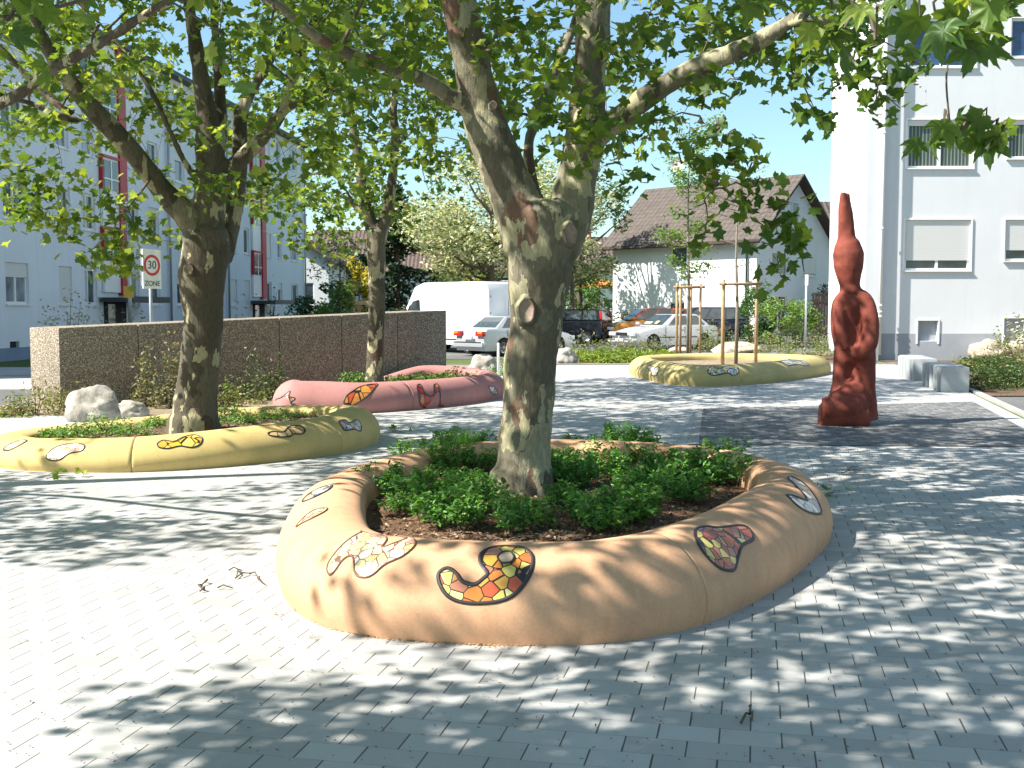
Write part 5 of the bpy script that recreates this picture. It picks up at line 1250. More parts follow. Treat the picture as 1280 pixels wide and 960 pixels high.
plane_tree('many-limbed plane tree with burl and cut scar rising from the low yellow planter', t2, (AT(243, 540, Y2).x, Y2, .15), c2, .03, per=24, spread=.27, bark_m='bark2', seed=2, scars=[(236, 337, Y2 - .30, 11, 13, 'f')], mats=('leaf_a', 'leaf_b', 'leaf_c'), probs=(.45, .2, .35))

Y3 = 20.3
t3 = [limb3([(468, 487, Y3, 24), (469, 450, Y3, 22), (471, 400, Y3, 21), (471, 350, Y3, 21), (470, 310, Y3, 25), (471, 288, Y3, 27)]),
      limb3([(466, 295, Y3, 17), (460, 262, Y3, 15), (452, 225, Y3, 14), (445, 180, Y3, 12), (437, 130, Y3, 10), (430, 80, Y3, 8), (426, 30, Y3, 6)], 3.0, (0, 0, 1)),
      limb3([(476, 295, Y3, 17), (486, 255, Y3, 14), (491, 215, Y3, 12), (494, 170, Y3, 12), (492, 130, Y3, 10), (500, 90, Y3, 8), (505, 40, Y3, 7)], 3.0, (.1, 0, 1)),
      limb3([(461, 268, Y3, 8), (447, 263, Y3, 7), (436, 245, Y3, 6), (425, 225, Y3, 5), (405, 215, Y3, 4)]),
      limb3([(492, 185, Y3, 6), (508, 172, Y3, 5), (520, 160, Y3, 4), (545, 150, Y3, 3)])]
c3 = crown((-2.5, 21.5, 7.2), (4.6, 4.0, 4.6), 190, 500, 12, xlim=(300, 640), zmin=2.6)
c3 += px_clusters([(x, y, 19.5) for x, y in [(372, 300), (385, 305), (395, 290), (360, 285), (410, 270), (420, 262), (350, 265), (340, 250), (375, 255), (395, 250), (330, 262), (430, 290), (528, 200), (545, 212), (540, 190), (560, 225)]])
plane_tree('slender far plane tree in the pink planter against the pebble wall', t3, (AT(468, 480, Y3).x, Y3, .15), c3, .04, leaf=.085, per=22, spread=.33, bark_m='bark2', seed=3, twig_r=1.2)

# trees standing outside the frame whose limbs and shade reach into it
def simple_limbs(x, y, r0, spec):
    L = [(catmull([(x, y, .0), (x + .05, y, 1.3), (x, y + .05, 2.5)], 5), None)]
    C = L[0][0]; L = [(C, [r0 * (1 - .25 * i / len(C)) for i in range(len(C))])]
    for pts, ra, rb in spec:
        C = catmull(pts, 6); L.append((C, [ra + (rb - ra) * i / (len(C) - 1) for i in range(len(C))]))
    return L
NB = [(-7.6, 9.6, 2.3), (-6.4, 9.2, 2.6), (-5.2, 8.4, 2.85), tuple(AT(-40, 142, 7.6)), tuple(AT(5, 128, 7.5)), tuple(AT(40, 106, 7.4)), tuple(AT(85, 76, 7.3)), tuple(AT(130, 52, 7.2)), tuple(AT(175, 22, 7.1)), tuple(AT(222, -6, 7.0)), tuple(AT(290, -60, 6.9)), tuple(AT(360, -150, 6.8))]
NB2 = [NB[3], tuple(AT(-5, 100, 7.8)), tuple(AT(-30, 60, 8.0)), tuple(AT(-60, 0, 8.2))]
NB3 = [NB[4], tuple(AT(-12, 95, 7.5)), tuple(AT(-30, 70, 7.6))]
lA = simple_limbs(-7.7, 9.7, .24, [(NB, .048, .026), (NB2, .03, .015), ([(-7.7, 9.7, 2.3), (-8.2, 9.6, 3.6), (-8.6, 9.4, 5.2), (-8.8, 9.2, 7)], .17, .05), ([(-7.7, 9.7, 2.3), (-7.0, 9.9, 3.6), (-6.6, 9.9, 5), (-6.4, 9.6, 6.5)], .15, .04), ([(-7.7, 9.7, 2.4), (-8.6, 8.6, 3.6), (-9.4, 7.2, 4.8), (-9.6, 6.4, 5.6)], .12, .03)])
cA = crown((-6.6, 6.2, 5.6), (5.2, 5.0, 2.9), 0, 740, 21, mode='off', zmin=2.8)
near = px_clusters([(10, 25, 3.4), (30, 40, 3.4), (-15, 45, 3.4), (60, 12, 3.6), (5, 5, 3.3), (40, -10, 3.4), (235, 2, 3.6), (262, -8, 3.6), (100, 0, 4.2), (150, -12, 4.2), (280, 60, 5.0), (290, 78, 5.0), (275, 40, 5), (265, 88, 5)])
rA = plane_tree('plane tree outside the left edge whose bare dark limb crosses the top left corner', lA, (-7.7, 9.7, 0), cA, .022, per=22, spread=.3, bark_m='bark_shaded', seed=4)
def spray(root, cl, wood, seed, leaf=.085, n=(4, 7), sp=.05, mats=('leaf_a', 'leaf_b', 'leaf_c'), probs=(.45, .3, .25)):
    rnd = random.Random(seed); Pl = []; tw = MB(); W = [Vector(w) for w in wood]
    for c in sorted(cl, key=lambda c: min((c - w).length for w in W)):
        a = min(W, key=lambda w: (c - w).length); m_ = a.lerp(c, .5) + Vector((rnd.uniform(-.03, .03), 0, .05)); tw.tube([a, m_, c], [.006, .0045, .0025], 6, cap=False); W += [m_, c]
        for _ in range(rnd.randint(*n)): Pl.append((c.x + rnd.gauss(0, sp), c.y + rnd.gauss(0, sp * 1.6), c.z + rnd.gauss(0, sp)))
    lv_ = leaves('leaf_spray', Pl, leaf, [M[m] for m in mats], probs, 'plane_big', .5, .6, parent=root, origin=root.location); lv_['kind'] = 'stuff'
    rel(root, tw).build('spray_twigs', M['twig'], root, smooth=True)['kind'] = 'stuff'
spray(rA, near, NB[6:], 7, leaf=.07, n=(1, 3))
lC = simple_limbs(-6.3, .2, .24, [([(-6.3, .2, 2.3), (-5.4, .8, 3.6), (-4.6, 1.6, 4.6), (-3.6, 2.4, 5.6)], .15, .03), ([(-6.3, .2, 2.3), (-7, -.4, 4), (-7.4, -.8, 6)], .16, .04), ([(-6.3, .2, 2.4), (-6.2, 1.2, 3.8), (-6, 2.2, 5), (-5.6, 2.6, 6)], .10, .03)])
cC = crown((-5.4, .9, 5.4), (4.6, 3.6, 2.5), 0, 420, 22, mode='off', zmin=3.0) + shade_fill(34, 31, 825, 200, 1330, 4.2, 6.8)
plane_tree('plane tree behind the camera on the left, shading the foreground shade', lC, (-6.3, .2, 0), cC, .035, per=20, spread=.3, bark_m='bark', seed=5)
lD = simple_limbs(5.2, -.6, .24, [([(5.2, -.6, 2.3), (4.4, .2, 3.2), (3.2, 1.4, 3.5), (2.0, 2.5, 3.35), (1.4, 3.0, 3.0)], .10, .015), ([(5.2, -.6, 2.3), (5.6, -1, 4), (5.8, -1.4, 6)], .16, .04), ([(5.2, -.6, 2.4), (4.6, .4, 3.8), (3.6, 1.0, 4.8), (2.6, 1.2, 5.6)], .12, .03)])
cD = crown((5.0, -.6, 5.4), (3.4, 3.4, 2.4), 0, 200, 23, mode='off', zmin=3.2)
rD = plane_tree('plane tree behind the camera, its large near leaves hanging into the top right corner', lD, (5.2, -.6, 0), cD, .035, per=20, spread=.3, bark_m='bark', seed=6)
spray(rD, px_clusters([(1052, 40, 3.4), (1072, 22, 3.4), (1040, 15, 3.5), (1095, 50, 3.3), (1120, 8, 3.1), (1150, 20, 3.0), (1185, 10, 2.9), (1215, 30, 2.8), (1240, 20, 2.8), (1262, 5, 2.8), (1180, -20, 2.9), (1250, -25, 2.8), (925, -22, 3.4), (965, -16, 3.4), (1000, -22, 3.4), (1020, -8, 3.4), (905, -32, 3.4)]), [(1.4, 3.0, 3.0), (2.0, 2.5, 3.35)], 8, leaf=.066, n=(2, 4), sp=.045)
spray(rD, px_clusters([(1178, 168, 3.2), (1198, 172, 3.2), (1212, 155, 3.2), (1232, 160, 3.2), (1252, 170, 3.2), (1240, 180, 3.2)]), [tuple(AT(1186, 150, 3.2))], 9, leaf=.07, n=(2, 3), sp=.03)

tw_ = MB(); tw_.tube(catmull([(1.6, 3.0, 2.75), tuple(AT(1178, -10, 3.2)), tuple(AT(1192, 40, 3.22)), tuple(AT(1183, 95, 3.2)), tuple(AT(1187, 152, 3.2))], 5), [.004] * 11 + [.003] * 10, 6, cap=False)
rel(rD, tw_).build('hanging_twig', M['twig'], rD, smooth=True)
# ================================================= YOUNG STAKED TREES
def stakes(label, posts, zt, rails, base):
    root = empty('tree_stake_frame', base, label, 'tree stakes', 'timber tree stake frames')
    for (x, y, z0) in posts:
        m_ = MB(); m_.tube([(x, y, z0 - .1), (x, y, zt - .02), (x, y, zt)], [.045, .043, .034], 10); rel(root, m_).build('post', M['wood'], root, smooth=True)
    for i, j in rails:
        a, b_ = posts[i], posts[j]; d = Vector((b_[0] - a[0], b_[1] - a[1], 0)).normalized() * .12
        m_ = MB(); m_.tube([Vector((a[0], a[1] - .075, zt - .12)) - d, Vector((b_[0], b_[1] - .075, zt - .12)) + d], .04, 8); rel(root, m_).build('rail', M['rail_wood'], root, smooth=True)
Ya = 35.0; za = AT(860, 354, Ya).z
pa = [(AT(846, 400, Ya).x, Ya, 0), (AT(876, 400, Ya).x, Ya + .1, 0), (AT(855, 400, Ya).x, Ya + .75, 0), (AT(868, 400, Ya).x, Ya + .75, 0)]
stakes('pale four-post timber frame around the feathery young tree, behind the ochre planter', pa[:3] + [pa[3]], za, [(0, 1), (0, 2), (3, 1)], (pa[0][0] + .4, Ya + .3, 0))
Yb = 28.2; zb_ = AT(925, 349, Yb).z
pb = [(AT(904, 400, Yb).x, Yb, .3), (AT(946, 400, Yb).x, Yb + .05, .3), (AT(911, 400, Yb).x, Yb + .8, .3)]
stakes('darker timber stake frame around the thin bare-stemmed tree inside the ochre planter', pb, zb_, [(0, 1), (0, 2)], (AT(924, 400, Yb).x, Yb + .3, .2))
def young(label, px, Y, z0, ztop, foliage, seed, mats, n, leaf, name='young_tree'):
    b0 = AT(px, 400, Y); root = empty(name, (b0.x, Y + .35, z0), label, 'tree'); r = np.random.default_rng(seed)
    tk = MB(); H = ztop - z0
    tk.tube([(0, 0, -.1), (0.02, 0, H * .3), (-.03, 0, H * .6), (0, 0, H)], [.05, .045, .03, .008], 8)
    tips = []
    for (z, L, a) in foliage:
        e = Vector((math.cos(a) * L, math.sin(a) * L * .6, z - z0 + L * .35)); s_ = Vector((0, 0, z - z0))
        m1 = s_.lerp(e, .5) + Vector((0, 0, -.04)); tk.tube([s_, m1, e], [.014, .01, .005], 5, cap=False)
        for t in (.35, .55, .75, .9, 1.0): tips.append(s_.lerp(e, t))
    tk.build('trunk', M['young_bark'], root, smooth=True)
    tips = np.array([list(t) for t in tips]); P = tips[r.integers(0, len(tips), n)] + r.normal(size=(n, 3)) * .13
    leaves('crown', P, leaf, [M[m] for m in mats], [.7, .3], 'oval', .5, parent=root)
rr = random.Random(3)
fo = [(rr.uniform(2.6, 7.6), rr.uniform(.35, .9), rr.uniform(0, 6.28)) for _ in range(26)]
young('young feathery light green tree tied to the pale four-post frame', 862, Ya, 0, AT(860, 140, Ya).z, fo, 1, ('feather', 'hedge_l'), 2600, .065)
fo = [(rr.uniform(2.7, 5.0), rr.uniform(.5, 1.5), rr.choice([0, 3.14]) + rr.uniform(-.4, .4)) for _ in range(14)]
young('thin young tree with sparse spreading branches in the ochre planter', 924, Yb, .25, AT(922, 225, Yb).z, fo, 2, ('hedge', 'silver_l'), 260, .035)

# ================================================= BACKGROUND TREES AND SHRUBS
def bgtree(name, label, loc, rx, ry, z0, z1, n, leaf, mats, probs, seed=0, trunk_r=.15, blobs=28, group=None, kind='oval', cat='tree', up=.6, limbs=True):
    r = np.random.default_rng(seed); root = empty(name, loc, label, cat, group)
    cs = r.normal(size=(blobs, 3)); cs /= np.linalg.norm(cs, axis=1)[:, None]; cs *= (r.uniform(.25, 1, blobs) ** .45)[:, None] * .86
    rad = r.uniform(.17, .34, blobs); i = r.integers(0, blobs, n); d = r.normal(size=(n, 3)); d /= np.linalg.norm(d, axis=1)[:, None]
    P = cs[i] + d * (rad[i] * r.uniform(.55, 1.08, n))[:, None]; S = np.array([rx, ry, (z1 - z0) / 2]); P = P * S; P[:, 2] += (z0 + z1) / 2; P[:, 2] = np.maximum(P[:, 2], .03)
    tk = MB(); zt = (z0 + z1) / 2
    tk.tube([(0, 0, -.1), (.03, 0, z0 * .5), (0, .02, z0 + .2), (.05, 0, zt + (z1 - z0) * .2)], [trunk_r, trunk_r * .85, trunk_r * .7, trunk_r * .2], 8)
    if limbs:
        for k in range(min(blobs, 18)):
            c = cs[k] * S; c[2] += zt; s_ = Vector((0, 0, max(z0 * .7, min(c[2] * .75, zt)))); e = Vector(c); tk.tube([s_, s_.lerp(e, .5) + Vector((0, 0, -.05 * rx)), e], [trunk_r * .4, trunk_r * .28, trunk_r * .1], 5, cap=False)
    tk.build('trunk', M['twig'], root, smooth=True)
    leaves('crown', P, leaf, [M[m] for m in mats], probs, kind, up, parent=root); return root
def at0(px, Y): p = AT(px, 400, Y); return (p.x, Y, 0)
bgtree('flowering_tree', 'broad tree with cream variegated foliage behind the main trunk', at0(614, 48), 4.9, 3.6, 2.9, 8.6, 13500, .11, ['cream_l', 'cream_g', 'hedge'], [.68, .22, .10], 4, .2, 46, up=.8)
bgtree('flowering_tree', 'smaller cream-leaved crown just right of the main trunk', at0(715, 50), 2.4, 2.0, 2.9, 6.0, 3600, .10, ['cream_l', 'cream_g', 'hedge'], [.65, .22, .13], 5, .12, 16, up=.8)
bgtree('broadleaf_tree', 'tall light tree behind the right fork of the main trunk, shading the long house wall', at0(724, 56.3), 2.6, 2.3, 2.6, 9.6, 3600, .11, ['hedge', 'cream_g', 'silver_l'], [.5, .25, .25], 6, .2, 20)
def conifer(label, px, Y, H, R0, seed):
    root = empty('conifer', at0(px, Y), label, 'tree'); r = np.random.default_rng(seed); P = []; tk = MB()
    tk.tube([(0, 0, -.1), (0, 0, H * .5), (0, 0, H)], [.22, .13, .02], 8)
    for i in range(70):
        z = H * (.06 + .92 * (i / 70) ** .9); L = R0 * (1 - z / H) ** .8 * r.uniform(.75, 1.15) + .12; a = r.uniform(0, 6.28)
        e = Vector((math.cos(a) * L, math.sin(a) * L, z - L * .12)); tk.tube([(0, 0, z), e], [.03, .01], 4, cap=False)
        for t in np.linspace(.15, 1.05, 11):
            for _ in range(9): P.append((e.x * t + r.normal() * .13, e.y * t + r.normal() * .13, z - L * .12 * t - abs(r.normal()) * .16 + (.12 if t > .9 else 0)))
    tk.build('trunk', M['twig'], root); leaves('crown', P, .13, [M['dark_ev'], M['hedge']], [.9, .1], 'oval', .5, .6, parent=root)
conifer('dark blue-green spruce behind the far end of the wall and the slender plane tree', 496, 52, 7.6, 2.7, 1)
conifer('narrow dark cypress-like conifer by the distant house above the van', 606, 70, 5.2, .9, 2)
sh = [('hedge_shrub', 'dense dark green hedge bush past the corner of the long block', 405, 47, 1.6, 1.2, .1, 3.0, ['hedge', 'dark_ev', 'shrub_a'], 2600, .08),
      ('hedge_shrub', 'bright mid green bush beside the golden shrub', 425, 44, 1.2, 1.0, .1, 2.7, ['hedge', 'shrub_a', 'hedge_l'], 2000, .08),
      ('golden_shrub', 'tall golden yellow shrub left of the slender plane tree', 448, 48, 1.05, 1.0, .3, 4.0, ['yellow_l', 'yellow_l', 'hedge'], 1500, .10),
      ('hedge_shrub', 'reddish-green tangled tree before the brown roof', 425, 56, 1.8, 1.2, 2.4, 5.6, ['silver_l', 'hedge', 'dry'], 650, .10),
      ('hedge_shrub', 'green bush behind the windscreen of the white van', 575, 58, 2.6, 1.5, 1.0, 4.2, ['hedge', 'hedge_l', 'silver_l'], 2400, .10),
      ('hedge_shrub', 'rounded olive bush above the roof of the van, left one', 568, 55, .8, .8, 1.9, 3.3, ['hedge_l', 'dry', 'hedge'], 700, .08),
      ('hedge_shrub', 'rounded olive-gold bush above the roof of the van, right one', 592, 55, .85, .8, 1.9, 3.4, ['yellow_l', 'hedge', 'dry'], 700, .08),
      ('hedge_shrub', 'light green leafy bush right of the main trunk behind the black car', 722, 56, 1.7, 1.2, .3, 3.6, ['hedge_l', 'hedge', 'shrub_b'], 2400, .09),
      ('hedge_shrub', 'green bush beside the left wall of the white gabled house', 746, 62, 1.6, 1.2, .3, 4.4, ['hedge', 'hedge_l', 'shrub_a'], 2000, .09),
      ('clipped_shrub', 'clipped round dark green bush at the corner of the gabled house', 944, 48.5, 1.0, .9, .1, 2.9, ['hedge', 'shrub_a', 'hedge'], 4200, .06),
      ('hedge_shrub', 'loose light green bush before the gable windows', 975, 46, 1.3, 1.0, .1, 2.2, ['hedge_l', 'shrub_b', 'dry'], 2000, .07),
      ('hedge_shrub', 'pale green bush at the right side of the gable', 1003, 48, .9, .8, .1, 2.2, ['hedge_l', 'shrub_b', 'dry'], 1200, .07),
      ('hedge_shrub', 'low green bush under the long wall of the gabled house', 893, 50.5, 1.3, .7, .1, 1.6, ['hedge', 'shrub_a', 'dry'], 900, .07),
      ('hedge_shrub', 'low mixed bush behind the orange car', 790, 52.5, 2.2, .7, .1, 1.7, ['hedge', 'silver_l', 'dry'], 1300, .07),
      ('hedge_shrub', 'dark green bush between the gabled house and the tall building', 1030, 55, .8, .7, .1, 3.0, ['hedge', 'dark_ev', 'dry'], 900, .08),
      ('hedge_shrub', 'green hedge at the far side of the road behind the van', 525, 50, 2.4, .8, .1, 1.9, ['hedge', 'dark_ev', 'hedge_l'], 1700, .08)]
for i, (nm, lb, px, Y, rx, ry, z0, z1, ms, n, lf) in enumerate(sh):
    bgtree(nm, lb, at0(px, Y), rx, ry, z0, z1, n, lf, ms, [.45, .35, .2], 50 + i, .07, 30 if 'clipped' in nm else 22, cat='tree' if 'tree' in nm else 'bush', limbs='tree' in nm)
mass = MB()
r = np.random.default_rng(9); P = []
for i in range(7000):
    a = r.uniform(-1, 1); x = a * 150; y = 125 + r.normal() * 5; h = 4.5 + 2.0 * noise.noise(Vector((x * .09, 0, 0))) + 1.2 * noise.noise(Vector((x * .4, 1, 0)))
    P.append((x, y, max(.2, h * r.uniform(0, 1) ** .5)))
o = leaves('far_woodland', P, .9, [M['hedge'], M['dark_ev'], M['hedge_l']], [.5, .3, .2], 'oval', .3); tag(o, 'far belt of green trees closing the view between the houses', 'woodland', kind='stuff')
# ================================================= SCULPTURE
Ys = G(1058, 533).y; ks = Ys / FPX
sroot_loc = Vector((AT(1066, 533, Ys).x, Ys + .1, 0))
b = MB()
def S(px, py, dy=0.0): p = AT(px, py, Ys); return Vector((p.x, Ys + .1 + dy, p.z + .0))
def blob(chain, sides=16): # (px, py, dy, rx px)
    b.tube(catmull([S(x, y, dy) for x, y, dy, w in chain], 4), list(np.interp(np.linspace(0, len(chain) - 1, (len(chain) - 1) * 4 + 1), range(len(chain)), [c[3] * ks for c in chain])), sides)
blob([(1055, 239, -.03, 3.4), (1056, 255, -.03, 5.5), (1057, 275, -.02, 7.5), (1059, 296, 0, 9)])
blob([(1062, 240, 0, 3.2), (1061, 255, 0, 5.5), (1062, 275, 0, 8), (1061, 296, 0, 11), (1062, 304, 0, 15.5), (1063, 317, 0, 19), (1063.5, 333, 0, 18.5), (1064, 346, 0, 15), (1065, 356, 0, 12.2), (1066, 366, 0, 14)])
blob([(1066, 368, 0, 12), (1064, 378, .02, 19), (1064, 395, .10, 21), (1066, 415, .12, 21), (1068, 436, .06, 20)])         # chest
blob([(1066, 366, 0, 10), (1080, 375, -.04, 11.5), (1085, 392, -.12, 11.5), (1086, 412, -.18, 11), (1082, 430, -.22, 11), (1073, 442, -.20, 9), (1066, 434, -.16, 7)])   # right arm
blob([(1062, 368, 0, 9), (1050, 378, -.06, 8), (1047.5, 396, -.12, 7.5), (1050, 416, -.15, 7), (1058, 436, -.14, 7)])    # left arm
blob([(1062, 430, .0, 15), (1073, 440, .02, 20), (1084, 436, .05, 11)])                                                   # hips
blob([(1081, 436, -.02, 15), (1082.5, 460, -.03, 14), (1083, 482, -.03, 13), (1083, 505, 0, 16), (1083, 526, 0, 18)])       # right leg
blob([(1058, 436, .04, 12), (1054.5, 460, .04, 9.8), (1053.5, 480, .04, 9.8), (1052, 500, .02, 14), (1050, 520, 0, 15)])        # left leg
blob([(1074, 486, -.06, 15), (1056, 498, -.14, 15), (1040, 505, -.16, 15)])
blob([(1067, 430, .08, 12), (1067, 470, .07, 9), (1066, 505, .05, 10)])
blob([(1074, 500, -.1, 14), (1058, 506, -.20, 16), (1040, 508, -.2, 15), (1027, 510, -.16, 14)])
blob([(1080, 520, -.1, 20), (1060, 520, -.12, 17), (1040, 519, -.1, 16), (1025, 519, -.08, 15)])
blob([(1085, 524, -.05, 16), (1060, 527, -.05, 14), (1026, 527, -.06, 13)])
rel_b = MB(); rel_b.v = [(v[0] - sroot_loc.x, v[1] - sroot_loc.y, v[2]) for v in b.v]; rel_b.f = b.f; rel_b.mi = b.mi
k = NT('red_brown_concrete'); v = k.coord(); k.b.inputs['Roughness'].default_value = .8; k.b.inputs['Specular IOR Level'].default_value = .3
n_ = k.noise(v, 5, 5, .65); f_ = k.noise(v, 60, 3)
cc = k.ramp(n_.outputs[0], [(.3, (.16, .036, .025)), (.55, (.22, .052, .035)), (.75, (.28, .075, .05))])
k.base(k.mix(.3, cc, k.ramp(f_.outputs[0], [(.3, (.3, .3, .3)), (.7, (.7, .7, .7))]), 'OVERLAY')); k.bump(f_.outputs[0], .35, .01)
o = rel_b.build('abstract_sculpture', k.m, None, smooth=True); o.location = sroot_loc
baked(o, [('REMESH', dict(mode='VOXEL', voxel_size=.022, use_smooth_shade=True)), ('SMOOTH', dict(factor=.6, iterations=6))])
roughen(o, 4, .008, 14, .0025)
tag(o, 'tall red-brown abstract figure with long pointed head and looped arms on dark cobbles', 'sculpture')

# ================================================= CARS
def paint(name, c, metal=.3, r=.3): return plain(name, c, r, metal, var=.03, scale=2, coat=.7)
M['tyre'] = plain('tyre_rubber', (.02, .02, .021), .85); M['rim'] = plain('alloy_rim', (.5, .5, .52), .3, .8)
M['carglass'] = glassmat('car_glass', (.04, .055, .06), .05); M['blacktrim'] = plain('black_trim', (.025, .025, .027), .5)
M['lampred'] = plain('red_lamp_lens', (.5, .02, .015), .2, coat=.6); M['lampam'] = plain('amber_lamp_lens', (.7, .22, .02), .2, coat=.6); M['lampw'] = plain('headlamp_lens', (.62, .65, .66), .12, .2, coat=.8)
M['plate'] = plain('number_plate', (.72, .72, .70), .4); M['plateblue'] = plain('plate_blue', (.02, .05, .3), .4); M['chrome'] = plain('chrome', (.6, .6, .6), .15, 1.0)
def car(label, loc, rz, L, W, H, col_, low, gh, gw, wx, wr=.31, wins=(), kind='car', roofc=None, tail=(.72, .16, .34), head=(.6, .16, .4), clear=.2, tailstyle='car', rails=False, cat='car'):
    """x forward. low: side outline (x,z) from lower rear up over to lower front; gh: greenhouse (x0,x1 at belt, xr0,xr1 at roof, zb, zt)"""
    root = empty(kind, loc, label, cat, 'parked vehicles', rz); hw = W / 2
    arch = []
    pts = list(low)
    for ax in sorted(wx, reverse=True):
        zc = wr; ra = wr * 1.16; zl = clear; d = math.sqrt(max(.001, ra * ra - (zc - zl) ** 2))
        a0 = math.atan2(zl - zc, d)
        for k_ in range(9):
            a = a0 + (math.pi - 2 * a0) * k_ / 8; pts.append((ax + math.cos(a) * ra, zc + math.sin(a) * ra))
    bm = bmesh.new(); f = bm.faces.new([bm.verts.new((x, -hw, z)) for x, z in pts])
    ex = bmesh.ops.extrude_face_region(bm, geom=[f]); nv = [v_ for v_ in ex['geom'] if isinstance(v_, bmesh.types.BMVert)]
    bmesh.ops.translate(bm, verts=nv, vec=(0, W, 0)); bmesh.ops.recalc_face_normals(bm, faces=bm.faces)
    zmid = sum(z for x, z in low) / len(low)
    es = [e for e in bm.edges if abs(e.verts[0].co.y - e.verts[1].co.y) < 1e-4 and min(e.verts[0].co.z, e.verts[1].co.z) > clear + .08 and not any(math.hypot((e.verts[0].co.x + e.verts[1].co.x) / 2 - ax, (e.verts[0].co.z + e.verts[1].co.z) / 2 - wr) < wr * 1.2 for ax in wx)]
    bmesh.ops.bevel(bm, geom=es, offset=.09, segments=3, affect='EDGES', profile=.55, clamp_overlap=True)
    for v_ in bm.verts:                      # plan taper to the ends, tumble inwards to the sill
        t = abs(v_.co.x) / (L / 2); v_.co.y *= 1 - .10 * max(0, t - .55) ** 1.5 / .3; v_.co.y *= 1 - .035 * max(0, (.55 - v_.co.z))
        v_.co.x -= math.copysign(.10 * (abs(v_.co.y) / hw) ** 2, v_.co.x) * max(0, t - .7) / .3
    for f in bm.faces: f.smooth = True
    me = bpy.data.meshes.new('body'); bm.to_mesh(me); bm.free(); me.materials.append(col_); me.set_sharp_from_angle(angle=R(38))
    body = bpy.data.objects.new('body', me); col.objects.link(body); body.parent = root
    def child(mb, nm, m, par=root, sm=False): return mb.build(nm, m, par, smooth=sm)
    if gh:
        x0, x1, xr0, xr1, zb, zt = gh; wb = gw[0] / 2; wt = gw[1] / 2
        def sect(x, z, w): return [(x, -w, z), (x, w, z)]
        g = MB(); vs = [(x0, -wb, zb), (x1, -wb, zb), (x1, wb, zb), (x0, wb, zb), (xr0, -wt, zt), (xr1, -wt, zt), (xr1, wt, zt), (xr0, wt, zt)]
        g.add(vs, [(3, 2, 1, 0), (4, 5, 6, 7), (0, 1, 5, 4), (1, 2, 6, 5), (2, 3, 7, 6), (3, 0, 4, 7)])
        cb = child(g, 'cabin', roofc or col_); bevel(cb, .07, 3, 20)
        V = [Vector(v_) for v_ in vs]
        def pane(q, a0, a1, b0, b1, nm, par=root, off=.012):
            A, B, C, D = q; P_ = lambda s_, t_: (A.lerp(B, s_)).lerp(D.lerp(C, s_), t_)
            n_ = (B - A).cross(D - A).normalized(); cx_ = (A + B + C + D) / 4
            if n_.dot(cx_ - Vector(((x0 + x1) / 2, 0, (zb + zt) / 2))) < 0: n_ = -n_
            m_ = MB(); ps = [P_(a0, b0), P_(a1, b0), P_(a1, b1), P_(a0, b1)]
            m_.add([p + n_ * off for p in ps] + [p - n_ * .02 for p in ps], [(0, 1, 2, 3), (7, 6, 5, 4), (0, 4, 5, 1), (1, 5, 6, 2), (2, 6, 7, 3), (3, 7, 4, 0)])
            w_ = child(m_, nm, M['carglass'], par); fixn(w_); return w_
        pane((V[1], V[2], V[6], V[5]), .06, .94, .08, .93, 'windscreen')
        pane((V[3], V[0], V[4], V[7]), .07, .93, .12, .9, 'rear_window')
        for q in ((V[0], V[1], V[5], V[4]), (V[3], V[2], V[6], V[7])):
            for (a0, a1) in wins: pane(q, a0, a1, .10, .86, 'side_window')
    for ax in wx:
        for sg in (-1, 1):
            w_ = MB(); y0 = sg * (hw - .21); y1 = sg * (hw - .012)
            N = 22; rr_ = [(y0, .5), (y0, .93), (y0 + (y1 - y0) * .12, 1), (y0 + (y1 - y0) * .85, 1), (y1, .93), (y1, .66)]
            vs = [(ax + math.cos(2 * math.pi * k_ / N) * wr * r_, y, wr + math.sin(2 * math.pi * k_ / N) * wr * r_) for y, r_ in rr_ for k_ in range(N)]
            w_.add(vs, [(i * N + k_, i * N + (k_ + 1) % N, (i + 1) * N + (k_ + 1) % N, (i + 1) * N + k_) for i in range(5) for k_ in range(N)]); w_.add(vs[:N], [tuple(range(N))])
            wo = child(w_, 'wheel', M['tyre'], root, True); fixn(wo)
            r2 = MB(); yy = y1 - sg * .012; hub = (ax, yy, wr)
            vs = []
            for (fr, dy) in ((.66, 0), (.60, -.03), (.0, .012)):
                for k_ in range(N): vs.append((ax + math.cos(2 * math.pi * k_ / N) * wr * fr, yy + sg * dy, wr + math.sin(2 * math.pi * k_ / N) * wr * fr))
            r2.add(vs, [(i * N + k_, i * N + (k_ + 1) % N, (i + 1) * N + (k_ + 1) % N, (i + 1) * N + k_) for i in range(2) for k_ in range(N)])
            ro_ = child(r2, 'rim', M['rim'], wo, True)
            r3 = MB()
            for k_ in range(7):
                a = 2 * math.pi * k_ / 7; r3.box((ax + math.cos(a) * wr * .36, yy + sg * .006, wr + math.sin(a) * wr * .36), (wr * .34, .012, wr * .10), mat=Matrix.Rotation(-a, 3, 'Y'))
            child(r3, 'spoke_gap', M['blacktrim'], wo)
    xf, xb = L / 2, -L / 2
    hz_, hh, hw_ = head
    if kind != 'van':
        for sg in (-1, 1):
            m_ = MB(); m_.box((xf - .13, sg * (hw - hw_ / 2 - .05), hz_), (.22, hw_, hh)); o_ = child(m_, 'headlight', M['lampw']); bevel(o_, .03)
        m_ = MB(); m_.box((xf - .03, 0, hz_ - .01), (.06, W - 2 * hw_ - .22, hh * .8))
        for q in range(5): m_.box((xf + .003, 0, hz_ - hh * .3 + q * hh * .14), (.01, W - 2 * hw_ - .3, .012))
        child(m_, 'grille', M['blacktrim'])
